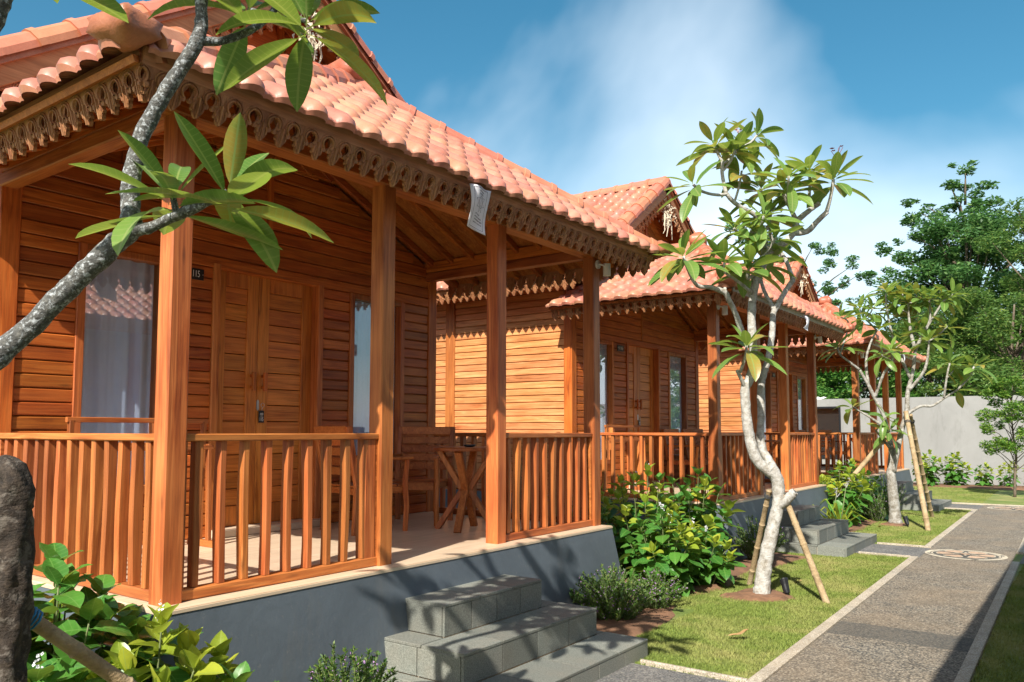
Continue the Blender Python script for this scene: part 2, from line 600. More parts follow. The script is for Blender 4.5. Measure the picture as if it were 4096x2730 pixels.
def fixn(me):
    bm = bmesh.new()
    bm.from_mesh(me)
    bmesh.ops.recalc_face_normals(bm, faces=bm.faces)
    bm.to_mesh(me)
    bm.free()
    return me


def cbox_data(lx, ly, lz, c=0.0, axis=None):
    d = (lx, ly, lz)
    if axis is None: axis = 'xyz'[d.index(max(d))]
    ax = 'xyz'.index(axis)
    a, b = [i for i in range(3) if i != ax]
    ha, hb, hl = d[a] / 2, d[b] / 2, d[ax] / 2
    if c <= 0:
        pr = [(-ha, -hb), (ha, -hb), (ha, hb), (-ha, hb)]
    else:
        c = min(c, ha * .6, hb * .6)
        pr = [(-ha + c, -hb), (ha - c, -hb), (ha, -hb + c), (ha, hb - c), (ha - c, hb), (-ha + c, hb), (-ha, hb - c), (-ha, -hb + c)]
    k = len(pr)
    vs = []
    for l in (-hl, hl):
        for p, q in pr:
            v = [0, 0, 0]
            v[ax], v[a], v[b] = l, p, q
            vs.append(tuple(v))
    fs = [(i, (i + 1) % k, k + (i + 1) % k, k + i) for i in range(k)]
    if ax == 1:
        fs = [f[::-1] for f in fs]
        fs += [tuple(range(k)), tuple(range(k, 2 * k))[::-1]]
    else:
        fs += [tuple(range(k))[::-1], tuple(range(k, 2 * k))]
    return vs, fs


def tube_data(pts, rad, n=8, cap=True):
    pts = [V(p) for p in pts]
    if isinstance(rad, (int, float)): rad = [rad] * len(pts)
    vs, fs = [], []
    t = (pts[1] - pts[0]).normalized()
    a = t.orthogonal().normalized()
    for i, p in enumerate(pts):
        t2 = ((pts[min(i + 1, len(pts) - 1)] - p).normalized() + (p - pts[max(i - 1, 0)]).normalized())
        t2 = t2.normalized() if t2.length > 1e-6 else t
        a = (a - t2 * a.dot(t2)).normalized()
        b = t2.cross(a)
        for k in range(n):
            g = 2 * math.pi * k / n
            vs.append(p + (a * math.cos(g) + b * math.sin(g)) * rad[i])
    for i in range(len(pts) - 1):
        for k in range(n):
            k2 = (k + 1) % n
            fs.append((i * n + k, i * n + k2, (i + 1) * n + k2, (i + 1) * n + k))
    if cap:
        fs.append(tuple(range(n))[::-1])
        m = (len(pts) - 1) * n
        fs.append(tuple(range(m, m + n)))
    return vs, fs


def smooth_path(P, sub=4):
    """Catmull-Rom through (x,y,z,r)"""
    P = [np.array(p, float) for p in P]
    out = []
    for i in range(len(P) - 1):
        p0, p1, p2, p3 = P[max(i - 1, 0)], P[i], P[i + 1], P[min(i + 2, len(P) - 1)]
        for k in range(sub):
            t = k / sub
            out.append(0.5 * (2 * p1 + (p2 - p0) * t + (2 * p0 - 5 * p1 + 4 * p2 - p3) * t * t + (3 * p1 - p0 - 3 * p2 + p3) * t ** 3))
    out.append(P[-1])
    return out


_boxcache = {}


def box(name, x0, x1, y0, y1, z0, z1, mats, parent=None, c=0.004, axis=None):
    """a chamfered board with its grain along its length; equal boards share their mesh"""
    d = (round(x1 - x0, 4), round(y1 - y0, 4), round(z1 - z0, 4))
    if axis is None: axis = 'xyz'[d.index(max(d))]
    m = mats[axis] if isinstance(mats, dict) else mats
    key = (d, c, axis, m.name)
    if key not in _boxcache:
        _boxcache[key] = mesh_from(name, *cbox_data(*d, c, axis), m)
    return ob(name, _boxcache[key], parent, ((x0 + x1) / 2, (y0 + y1) / 2, (z0 + z1) / 2))


def frame_mtx(o, x, y, z):
    return Matrix(((x[0], y[0], z[0], o[0]), (x[1], y[1], z[1], o[1]), (x[2], y[2], z[2], o[2]), (0, 0, 0, 1)))


def big_mesh(name, verts, tris, mat, parent=None, smooth=False):
    """numpy triangles or quads into one mesh"""
    verts = np.asarray(verts, np.float32)
    tris = np.asarray(tris, np.int32)
    k = tris.shape[1]
    me = bpy.data.meshes.new(name)
    me.vertices.add(len(verts))
    me.vertices.foreach_set('co', verts.ravel())
    me.loops.add(tris.size)
    me.loops.foreach_set('vertex_index', tris.ravel())
    me.polygons.add(len(tris))
    me.polygons.foreach_set('loop_start', np.arange(0, tris.size, k, dtype=np.int32))
    me.materials.append(mat)
    me.update(calc_edges=True)
    return ob(name, me, parent)


# ------------------------------------------------------------------ the ground
def sheet(name, poly, z, mat, kind='structure', thick=0.0, parent=None):
    mb = MB()
    if thick:
        mb.prism(poly, (0, 0, 0), (1, 0, 0), (0, 1, 0), (0, 0, 1), z - thick, z)
    else:
        mb.add([(x, y, z) for x, y in poly], [tuple(range(len(poly)))])
    o = mb.build(name, mat, parent)
    if kind: o['kind'] = kind
    return o


def SK(y):                       # the path runs very slightly askew to the houses
    return -0.020 * (y - 5.5)


M_EARTH = paint('far_earth', (0.16, 0.15, 0.07), 0.95, 0.3, 0.2)
sheet('ground', [(-700, -700), (700, -700), (700, 700), (-700, 700)], -0.03, M_EARTH)
sheet('lawn', [(-14, -12), (6, -12), (6, 27.9), (-14, 27.9)], 0.0, M_TURF)

PX0, PX1, PX2, PX3 = -1.88, -1.79, -0.80, -0.72      # kerb, path, kerb at y=5.5
Y_END0, Y_END1 = 18.95, 20.40
path = sheet('path', [(PX1 + SK(-8), -8), (PX2 + SK(-8), -8), (PX2 + SK(Y_END1), Y_END1), (PX1 + SK(Y_END1), Y_END1)], 0.012, M_PATH)
sheet('path', [(PX2 + SK(Y_END0) + .002, Y_END0), (5, Y_END0), (5, Y_END1), (PX2 + SK(Y_END1) + .002, Y_END1)], 0.012, M_PATH)
SIDE = [(3.98, 5.06), (11.33, 12.40), (Y_END0, Y_END1 - 0.09)]
for a, b in SIDE:
    sheet('side_path', [(-3.6, a), (PX1 + SK(a) - .002, a), (PX1 + SK(b) - .002, b), (-3.6, b)], 0.010, M_SIDEPATH)


def kerb(p, q, w, n):
    p, q = V((*p, 0)), V((*q, 0))
    d = (q - p).normalized()
    s = V((d.y, -d.x, 0)) * w
    mb = MB()
    mb.prism([(0, 0), (w, 0), (w, 0.026), (w - 0.006, 0.03), (0.006, 0.03), (0, 0.026)], p, s.normalized(), (0, 0, 1), d, 0, (q - p).length)
    o = mb.build('kerb', M_KERB)
    o['kind'] = 'structure'
    return o


def kx(x, y): return (x + SK(y), y)
segs = [(-8, 3.98), (5.06, 11.33), (12.40, Y_END0)]
for a, b in segs:
    kerb(kx(PX0, a), kx(PX0, b), 0.089, 0)
for a, b in [(-8, 11.6), (12.55, Y_END0)]:
    kerb(kx(PX2 + .001, a), kx(PX2 + .001, b), 0.079, 0)
for a, b in SIDE[:2]:
    kerb((PX0 + SK(a) - .002, a), (-2.62, a), 0.035, 0)
    kerb((PX0 + SK(b) - .002, b + .035), (-2.62, b + .035), 0.035, 0)
kerb((PX0 + SK(Y_END0) - .002, Y_END0), (-2.9, Y_END0), 0.05, 0)
kerb((5, Y_END1 + 0.06), (-3.0, Y_END1 + 0.06), 0.06, 0)
sheet('side_path', [(PX3 + SK(12) + 0.002, 11.6), (3, 11.6), (3, 12.55), (PX3 + SK(12) + 0.002, 12.55)], 0.010, M_SIDEPATH)


def disc_pts(cx, cy, r, n, a0=0.0, a1=2 * math.pi):
    return [(cx + r * math.cos(a0 + (a1 - a0) * i / n), cy + r * math.sin(a0 + (a1 - a0) * i / n)) for i in range(n + (0 if a1 - a0 > 6.28 else 1))]


def medallion(cx, cy, r):
    """flower of pebble mosaic let into the path"""
    z = 0.0165
    def ring(r0, r1, zz, name, mat):
        n = 48
        a, b = disc_pts(cx, cy, r0, n), disc_pts(cx, cy, r1, n)
        mb = MB()
        mb.add([(x, y, zz) for x, y in a + b], [(i, (i + 1) % n, n + (i + 1) % n, n + i) for i in range(n)])
        mb.build(name, mat, path)
    sheet('mosaic_disc', disc_pts(cx, cy, r * 0.80, 40), z, M_MOS_D, None, parent=path)
    ring(r * 0.80, r, z, 'mosaic_ring', M_MOS_W)
    ring(r * 0.845, r * 0.862, z + .003, 'mosaic_band', M_MOS_D)
    for k in range(4):
        a = k * math.pi / 2 + 0.35
        x, y = cx + r * .905 * math.cos(a), cy + r * .905 * math.sin(a)
        e = [(math.cos(a), math.sin(a)), (-math.sin(a), math.cos(a))]
        sheet('mosaic_diamond', [(x + e[0][0] * u + e[1][0] * v, y + e[0][1] * u + e[1][1] * v) for u, v in ((.03, 0), (0, .05), (-.03, 0), (0, -.05))], z + .003, M_MOS_D, None, parent=path)
    for k in range(6):
        a = k * math.pi / 3 + 0.1
        for s, mat, zz, nm in ((1.0, M_MOS_W, z + .003, 'petal_border'), (0.86, M_MOS_P, z + .006, 'mosaic_petal')):
            P = []
            for u, v in ((.24, 0), (.36, .12), (.52, .25), (.66, .24), (.73, .12), (.70, 0), (.73, -.12), (.66, -.24), (.52, -.25), (.36, -.12)):
                u = .48 + (u - .48) * s
                v *= s
                P.append((cx + r * (u * math.cos(a) - v * math.sin(a)), cy + r * (u * math.sin(a) + v * math.cos(a))))
            sheet(nm, P, zz, mat, None, parent=path)
        sheet('mosaic_tip', [(cx + r * (u * math.cos(a + .52) - v * math.sin(a + .52)), cy + r * (u * math.sin(a + .52) + v * math.cos(a + .52))) for u, v in ((.14, 0), (.24, .05), (.36, 0), (.24, -.05))], z + .009, M_MOS_W, None, parent=path)
    sheet('mosaic_heart', disc_pts(cx, cy, r * .12, 16), z + .009, M_MOS_P, None, parent=path)


medallion(-1.46, 11.97, 0.47)
medallion(-1.50, 19.68, 0.47)
medallion(-1.30, 4.50, 0.44)


def bed(name, pts, z=0.02):
    """uneven soil bed with a raised middle"""
    cx = sum(p[0] for p in pts) / len(pts)
    cy = sum(p[1] for p in pts) / len(pts)
    P = []
    for i in range(len(pts)):
        a, b = pts[i], pts[(i + 1) % len(pts)]
        for k in range(4):
            t = k / 4
            P.append((a[0] + (b[0] - a[0]) * t + random.uniform(-.04, .04), a[1] + (b[1] - a[1]) * t + random.uniform(-.04, .04)))
    n = len(P)
    vs = [(x, y, 0.004) for x, y in P] + [(cx + (x - cx) * .8, cy + (y - cy) * .8, z * random.uniform(.6, 1.3)) for x, y in P] + [(cx, cy, z * 1.3)]
    fs = [(i, (i + 1) % n, n + (i + 1) % n, n + i) for i in range(n)] + [(n + i, n + (i + 1) % n, 2 * n) for i in range(n)]
    o = MB().add(vs, fs).build(name, M_SOIL)
    o['kind'] = 'structure'
    return o


bed('soil_bed', [(-5.0, 6.9), (-3.55, 6.9), (-3.2, 7.6), (-3.15, 8.4), (-3.35, 9.5), (-5.0, 9.5)], 0.03)
bed('soil_bed', [(-3.75, 5.2), (-2.95, 5.35), (-2.95, 6.2), (-3.2, 6.95), (-3.75, 6.95)], 0.03)
bed('soil_bed', [(-3.75, 9.4), (-3.2, 9.4), (-3.0, 10.6), (-3.75, 10.7)], 0.03)
bed('soil_bed', [(-5.0, 14.1), (-3.2, 14.0), (-3.2, 16.8), (-5.0, 16.8)], 0.03)
bed('soil_bed', [(-4.2, 12.7), (-3.2, 12.7), (-3.2, 14.0), (-4.2, 14.0)], 0.03)
bed('soil_bed', [(-5.2, 26.3), (1.0, 26.0), (1.0, 27.85), (-5.2, 27.85)], 0.04)
bed('soil_bed', [(-5.0, 0.2), (-3.0, 0.6), (-2.9, 2.4), (-3.5, 3.6), (-3.9, 3.6), (-5.0, 2.2)], 0.03)
bed('soil_bed', [(-3.05, 7.6), (-2.75, 7.5), (-2.42, 7.75), (-2.45, 8.05), (-2.8, 8.2), (-3.0, 8.0)], 0.03)
bed('soil_bed', [(-3.1, 14.95), (-2.75, 14.95), (-2.7, 15.4), (-3.1, 15.4)], 0.03)


def blades(regions, dens, h0, h1, skip):
    P = []
    for x0, x1, y0, y1, dm in regions:
        n = int((x1 - x0) * (y1 - y0) * dens * dm)
        P.append(np.stack([rng.uniform(x0, x1, n), rng.uniform(y0, y1, n)], 1))
    P = np.concatenate(P)
    P = P[[not skip(x, y) for x, y in P]]
    n = len(P)
    h = rng.uniform(h0, h1, n)
    a = rng.uniform(0, 2 * math.pi, n)
    w = rng.uniform(.0022, .0045, n)
    ln = rng.uniform(0.2, 1.0, n) * h
    b = rng.uniform(0, 2 * math.pi, n)
    ca, sa = np.cos(a) * w, np.sin(a) * w
    z = np.zeros(n)
    v = np.stack([np.stack([P[:, 0] - ca, P[:, 1] - sa, z], 1), np.stack([P[:, 0] + ca, P[:, 1] + sa, z], 1),
                  np.stack([P[:, 0] + np.cos(b) * ln, P[:, 1] + np.sin(b) * ln, h], 1)], 1).reshape(-1, 3)
    o = big_mesh('grass', v, np.arange(3 * n).reshape(-1, 3), M_BLADE)
    return tag(o, 'short mown grass with dry patches beside the pebble path', 'grass', None, 'stuff')


_discs = [(-2.72, 7.87, .22), (-2.9, 15.2, .28)]
_beds = [(-3.75, -2.98, 5.1, 6.9), (-5, -3.3, 6.9, 9.5), (-3.75, -3.15, 9.4, 10.6), (-5, -3.25, 12.7, 16.8)]


def skip_grass(x, y):
    if PX0 + SK(y) + .012 * math.sin(9 * y) + .012 * math.sin(23 * y + 1) < x < PX3 + SK(y) - .012 * math.sin(11 * y): return True
    for a, b in SIDE:
        if a - .02 < y < b + .03 and x < -1.7: return True
    if y > Y_END0 and y < Y_END1 + .07: return True
    if 11.6 < y < 12.55 and x > -1: return True
    for x0, x1, y0, y1 in _beds:
        if x0 < x < x1 and y0 < y < y1: return True
    for k in range(3):
        Y0 = 2.269 + 7.326 * k
        if x < -2.66 and Y0 + 1.25 < y < Y0 + 3.1: return True
        if x < -3.6 and Y0 - .1 < y < Y0 + 4.5: return True
    for cx, cy, r in _discs:
        if (x - cx) ** 2 + (y - cy) ** 2 < (r * random.uniform(.6, 1.1)) ** 2: return True
    return False


blades([(-3.7, -1.86, 4.6, 11.4, 1), (-3.3, -1.9, 12.4, 19.0, .45), (-.80, 0.2, 4.2, 12, .7), (-5.0, -0.5, 20.4, 26.5, .22)], 12000, 0.010, 0.026, skip_grass)

# ------------------------------------------------------------------ clay roof pieces
TW, TLn, TEX = 0.205, 0.30, 0.228


def tile_data():
    """pan with a small side roll and one big barrel that ends in a rounded nose"""
    us = [0.0, 0.026, 0.052, 0.063, 0.080, 0.108, 0.137, 0.166, 0.190, 0.208]
    def bar(u): return max(0.0, math.sin(math.pi * min(1, max(0, (u - 0.060) / 0.148)))) ** 0.62
    def hh(u): return 0.066 * bar(u) + (0.016 * math.sin(math.pi * u / 0.056) if u < 0.056 else 0.0)
    vs, fs = [], []
    n = len(us)
    def row(v, nose, w, k):
        for u in us:
            vs.append((u - TW / 2, v - nose * bar(u), hh(u) * k + w))
    row(0.020, 0.034, 0.006, 0.36)
    row(0.020, 0.036, 0.028, 0.60)
    row(0.020, 0.036, 0.028, 0.60)
    row(0.026, 0.018, 0.034, 0.90)
    row(0.055, 0.0, 0.034, 1.0)
    row(TLn, 0.0, 0.0, 0.94)
    for a, b in ((0, 1), (2, 3), (3, 4), (4, 5)):
        for i in range(n - 1):
            fs.append((a * n + i, a * n + i + 1, b * n + i + 1, b * n + i))
    return vs, fs


TV, TF = tile_data()
ME_TILE = mesh_from('roof_tile', TV, TF, M_TILE, True)


def clip_mesh(vs, fs, planes, mat):
    bm = bmesh.new()
    bv = [bm.verts.new(v) for v in vs]
    for f in fs: bm.faces.new([bv[i] for i in f])
    for co, no in planes:
        bmesh.ops.bisect_plane(bm, geom=bm.verts[:] + bm.edges[:] + bm.faces[:], plane_co=co, plane_no=no, clear_outer=True)
    if not bm.faces:
        bm.free()
        return None
    me = bpy.data.meshes.new('roof_tile')
    bm.to_mesh(me)
    bm.free()
    me.materials.append(mat)
    me.polygons.foreach_set('use_smooth', [True] * len(me.polygons))
    return me


def slope(parent, O, e, s, poly, budget, over=0.06, name='roof_slope'):
    """a tiled roof plane: poly in (u along the eave, v up the slope); budget = tiles built as pieces"""
    O, e, s = V(O), V(e).normalized(), V(s).normalized()
    n = e.cross(s)
    mb = MB()
    mb.prism([(a, b if b > .01 else (.07 - over if over > .1 else .012)) for a, b in poly], O, e, s, n, -0.045, -0.012)
    deck = mb.build(name, WL['y'], parent)
    umin, umax = min(p[0] for p in poly), max(p[0] for p in poly)
    vmax = max(p[1] for p in poly)
    k = len(poly)
    area = sum(poly[i][0] * poly[(i + 1) % k][1] - poly[(i + 1) % k][0] * poly[i][1] for i in range(k))
    sg = 1 if area > 0 else -1
    edges = []
    for i in range(k):
        a, b = V(poly[i]), V(poly[(i + 1) % k])
        d = (b - a).normalized()
        nin = V((-d.y, d.x)) * sg
        if abs(d.y) > 0.05 or a.y > 0.1: edges.append((a, nin))
    cols = int(round((umax - umin) / TW))
    w = (umax - umin) / cols
    left, cnt = MB(), 0
    rows = int(math.ceil(vmax / TEX)) + 1
    made = []
    for r in range(rows):
        for c in range(cols):
            u, v = umin + (c + .5) * w, r * TEX - over
            cor = [V((u + a, v + b)) for a in (-TW / 2, TW / 2) for b in (0, TLn)]
            out, cut = False, []
            for a, nin in edges:
                ds = [(q - a).dot(nin) for q in cor]
                if max(ds) < 0.02: out = True
                elif min(ds) < -0.012: cut.append((a, nin))
            if out: continue
            made.append((u, v, cut))
    jit = lambda q: random.uniform(-q, q)
    for i, (u, v, cut) in enumerate(made):
        base = O + e * u + s * v + n * 0.004
        vs = TV
        if cut:
            me = clip_mesh(TV, TF, [((a.x - u, a.y - v, 0), (-nin.x, -nin.y, 0)) for a, nin in cut], M_TILE)
            if me is None: continue
        else:
            me = ME_TILE
        if i < budget:
            mt = frame_mtx(base + n * jit(.003), e, s, n) @ Matrix.Rotation(jit(.012), 4, 'Z') @ Matrix.Rotation(jit(.012), 4, 'X')
            ob('roof_tile', me, deck, mtx=mt)
        else:
            if cut:
                vs = [tuple(q.co) for q in me.vertices]
                fs = [tuple(p.vertices) for p in me.polygons]
            else:
                fs = TF
            dz = jit(.003)
            left.add([base + e * q[0] + s * q[1] + n * (q[2] + dz) for q in vs], fs)
    if left.v:
        o = ob('roof_tiles', left.mesh('roof_tiles', M_TILE, True), deck)
        o['kind'] = 'stuff'
    return deck, len(made)


def cap_data(L=0.34, r=0.095):
    prof = [(-r, -.055), (-r * .98, -.01), (-r * .62, .045), (-r * .2, .066), (r * .2, .066), (r * .62, .045), (r * .98, -.01), (r, -.055)]
    rows = [(0, 1.0), (0, 1.16), (.05, 1.17), (.055, 1.03), (L, .95)]
    vs, fs = [], []
    for x, k in rows:
        for a, b in prof:
            vs.append((x, a * k, b * k if b > 0 else b))
    n = len(prof)
    for i in range(len(rows) - 1):
        for j in range(n - 1):
            fs.append((i * n + j, (i + 1) * n + j, (i + 1) * n + j + 1, i * n + j + 1))
    fs.append(tuple(range(n)))
    return vs, fs


ME_CAP = fixn(mesh_from('ridge_tile', *cap_data(), M_RIDGE))


def ridge(parent, a, b, up=None, lift=0.05, step=0.30):
    """a row of ridge tiles from a up to b with mortar below"""
    a, b = V(a), V(b)
    x = (b - a).normalized()
    z = V(up) if up else V((0, 0, 1))
    z = (z - x * z.dot(x)).normalized()
    y = z.cross(x)
    L = (b - a).length
    n = max(1, int(round(L / step)))
    mb = MB()
    mb.prism([(-.075, -.06), (.075, -.06), (.06, lift + .01), (-.06, lift + .01)], a, y, z, x, 0, L)
    mor = mb.build('ridge_mortar', M_KNOB, parent)
    for i in range(n):
        p = a + x * (L * i / n) + z * lift
        ob('ridge_tile', ME_CAP, mor, mtx=frame_mtx(p, x, y, z) @ Matrix.Rotation(random.uniform(-.012, .012), 4, 'X') @ Matrix.Diagonal((L / n / 0.30, 1, 1, 1)))
    return mor


def knob_mesh(seed, sx, sy, sz):
    rnd = random.Random(seed)
    bm = bmesh.new()
    bmesh.ops.create_icosphere(bm, subdivisions=3, radius=1.0)
    for v in bm.verts:
        c = v.co
        m = max(abs(c.x), abs(c.y) * .95, abs(c.z) * .92, (abs(c.x) + abs(c.z)) * .66, (abs(c.y) + abs(c.z)) * .68)
        k = 1.0 / m
        c *= k * (0.97 + 0.05 * math.sin(5 * c.x + 3 * c.y + seed) + rnd.uniform(-.012, .012))
        v.co = V((c.x * sx, c.y * sy, c.z * sz))
    me = bpy.data.meshes.new('hip_knob')
    bm.to_mesh(me)
    bm.free()
    me.materials.append(M_KNOB)
    me.polygons.foreach_set('use_smooth', [True] * len(me.polygons))
    return me


# carved pendant of the eaves: a hanging leaf with half a keyhole arch on either side
PWD = 0.123


def pendant_mesh():
    w = PWD / 2
    hc, hr = .098, .029
    H = [(w, 0), (w, hc - hr)]
    for g in (112, 136, 160, 184, 208, 230, 248):
        H.append((w + hr * math.cos(R(g)), hc - hr * math.sin(R(g))))
    H += [(w - .0055, .136), (w - .010, .147), (w - .019, .149), (w - .026, .142), (.031, .146), (.030, .158), (.034, .167), (.028, .177), (.019, .173), (.0175, .190), (.009, .203), (0, .210)]
    poly = [(x, -z) for x, z in H] + [(-x, -z) for x, z in reversed(H[:-1])]
    bm = bmesh.new()
    t = .020
    fr = [bm.verts.new((x, t / 2, z)) for x, z in poly]
    bk = [bm.verts.new((x, -t / 2, z)) for x, z in poly]
    k = len(poly)
    bm.faces.new(fr)
    bm.faces.new(bk[::-1])
    for i in range(k):
        if not (abs(poly[i][0] - poly[(i + 1) % k][0]) < 1e-6 and abs(abs(poly[i][0]) - w) < 1e-6):
            bm.faces.new((fr[i], fr[(i + 1) % k], bk[(i + 1) % k], bk[i]))
    def ridge_strip(pts, half, h):
        """rounded raised moulding along a line in the face"""
        prev = None
        for i, (x, z) in enumerate(pts):
            a, b = pts[max(i - 1, 0)], pts[min(i + 1, len(pts) - 1)]
            d = V((b[0] - a[0], b[1] - a[1])).normalized()
            nx, nz = -d.y * half, d.x * half
            q = [bm.verts.new((x + nx * f, t / 2 + g, -(z + nz * f))) for f, g in ((-1, -.001), (-.45, h), (.45, h), (1, -.001))]
            if prev:
                for j in range(3):
                    bm.faces.new((prev[j], q[j], q[j + 1], prev[j + 1]))
            prev = q
    for sgn in (1, -1):
        for rr, half, h, g1 in ((.0365, .0055, .011, 250), (.050, .004, .007, 205)):
            ridge_strip([(sgn * (w + rr * math.cos(R(g))), hc - rr * math.sin(R(g))) for g in range(92, g1, 20)], half, h)
        ridge_strip([(sgn * .022, .128), (sgn * .027, .148), (sgn * .024, .168)], .005, .008)
    ridge_strip([(0, .105), (0, .14), (0, .175), (0, .204)], .006, .012)
    ridge_strip([(.006, .135), (.011, .16), (.010, .186)], .0035, .006)
    ridge_strip([(-.006, .135), (-.011, .16), (-.010, .186)], .0035, .006)
    bmesh.ops.triangulate(bm, faces=[f for f in bm.faces if len(f.verts) > 4])
    bmesh.ops.recalc_face_normals(bm, faces=bm.faces)
    me = bpy.data.meshes.new('carved_pendant')
    bm.to_mesh(me)
    bm.free()
    me.materials.append(WF['z'])
    return me


ME_PEND = pendant_mesh()


PALE = [False]


def fascia(parent, a, b, down, top=0.050, name='fascia'):
    """eave board from a to b, hanging along `down`, with a row of carved pendants"""
    a, b, t = V(b), V(a), V(down).normalized()
    x = (b - a).normalized()
    z = -t
    y = z.cross(x)
    L = (b - a).length
    mb = MB()
    mb.prism([(-.013, .03), (.013, .03), (.013, -top), (-.013, -top)], a, y, z, x, 0, L)
    wm = WF['y'] if abs(x.y) > .7 else WF['x']
    bd = mb.build(name, WG['y'] if PALE[0] and abs(x.y) > .98 else wm, parent)
    n = int(round(L / PWD))
    for i in range(n):
        p = a + x * (L * (i + .5) / n)
        ob('carved_pendant', ME_PEND, bd, mtx=frame_mtx(p + y * random.uniform(-.0015, .0015), x, y, z) @ Matrix.Diagonal((L / n / PWD, 1, 1, 1)))
    return bd


def slat_mesh(k, h, w, d):
    rnd = random.Random(100 + k)
    vs, fs = [], []
    n = 7
    ph, am = rnd.uniform(0, 6), rnd.uniform(.002, .008)
    kw = rnd.uniform(-.006, .006)
    for i in range(n):
        z = h * i / (n - 1) - h / 2
        dx = am * math.sin(ph + 5 * z) * .6
        e = (am * math.sin(ph * 2 + 7 * z)) * .8
        ww, dd = w / 2 + kw * z, d / 2 + e * .6
        c = .005
        for px, py in ((-dd + c, -ww), (dd - c, -ww), (dd, -ww + c), (dd, ww - c), (dd - c, ww), (-dd + c, ww), (-dd, ww - c), (-dd, -ww + c)):
            vs.append((px + dx * .5, py + dx + e * .3, z))
    for i in range(n - 1):
        for j in range(8):
            fs.append((i * 8 + j, i * 8 + (j + 1) % 8, (i + 1) * 8 + (j + 1) % 8, (i + 1) * 8 + j))
    return mesh_from('slat', vs, fs, WL['z'])


SLATS = [slat_mesh(k, 0.765, 0.042, 0.058) for k in range(7)]


def railing(parent, a, b, n, z0=0.72, z1=1.585, end_board=None):
    """rails and slats between two posts; a, b are floor points (x, y)"""
    a, b = V((*a, 0)), V((*b, 0))
    d = (b - a).normalized()
    y = V((0, 0, 1)).cross(d)
    mb = MB()
    L = (b - a).length
    def rail(z, h, w, c):
        vs, fs = cbox_data(L, w, h, c, 'x')
        m = (a + b) / 2 + V((0, 0, z + h / 2))
        mb.add([m + d * v[0] + y * v[1] + V((0, 0, v[2])) for v in vs], fs)
    rail(z1 - .04, .04, .085, .006)
    rail(z0 + .002, .058, .075, .006)
    for t in (0.012, L - .012):                      # thin stiles against the posts
        m = a + d * t
        vs, fs = cbox_data(.022, .06, z1 - z0 - .10, .003, 'z')
        mb.add([m + d * v[0] + y * v[1] + V((0, 0, v[2] + (z0 + z1) / 2 + .01)) for v in vs], fs)
    rl = mb.build('railing', WL['y'] if abs(d.y) > .7 else WL['x'], parent)
    ang = math.atan2(y.y, y.x)
    for i in range(n):
        t = L * (i + .62) / (n + .35) if n else 0
        p = a + d * t + V((0, 0, (z0 + z1) / 2 + .012))
        ob('slat', SLATS[random.randrange(7)], rl, p, (random.uniform(-.004, .004), random.uniform(-.004, .004), ang + random.choice((0, math.pi)) + random.uniform(-.05, .05)))
    return rl


# ------------------------------------------------------------------ the bungalow
XP, YA, PER = -3.83, 2.2693, 7.326
FL = 0.72
YC = 2.2075
XE, YL, YR, ZE = 0.376, -0.395, 4.800, 3.330      # porch eave
XR, ZR = -1.15, 4.46                              # porch peak
XB = -2.23                                        # porch roof back edge
WX = -2.17                                        # front wall plane
GX = -1.74                                        # gable verge plane
MZ, ML = 5.60, 2.71                               # main ridge height, half width to the eave
MS = 0.69                                         # main roof pitch
BK = -6.7                                         # back of the house


def zporch(y):
    k = (ZR - ZE) / (YC - YL)
    return ZE + k * (min(y - YL, YR - y))


def plank_rows(parent, x, y0, y1, z0, z1, pitch, mats=WD, zfun=None, thick=.022, along='y', side=1):
    """horizontal boards with open joints between two uprights"""
    n = max(1, int(round((z1 - z0) / pitch)))
    h = (z1 - z0) / n
    for i in range(n):
        za, zb = z0 + i * h, z0 + (i + 1) * h
        a, b = y0, y1
        if zfun:
            a, b = zfun(zb)
            a, b = max(a, y0), min(b, y1)
            if b - a < .06: continue
        t = thick + random.uniform(-.003, .003)
        if along == 'y':
            box('plank', x, x + t, a, b, za + .005, zb - .003, mats, parent, .007, 'y')
        else:
            box('plank', a, b, x - t, x, za + .005, zb - .003, mats, parent, .007, 'x')


def wave_curtain(y0, y1, z0, z1, x, seed):
    rnd = random.Random(seed)
    n = 96
    vs, fs = [], []
    ph = rnd.uniform(0, 6)
    for k, z in enumerate((z0, z1)):
        for i in range(n + 1):
            t = i / n
            y = y0 + (y1 - y0) * t
            w = .017 * math.sin(t * 26 + ph + .9 * math.sin(t * 7)) + .003 * math.sin(t * 71)
            vs.append((x + w, y, z))
    for i in range(n):
        fs.append((i, i + 1, n + 2 + i, n + 1 + i))
    return mesh_from('curtain', vs, fs, M_CURTAIN, True)


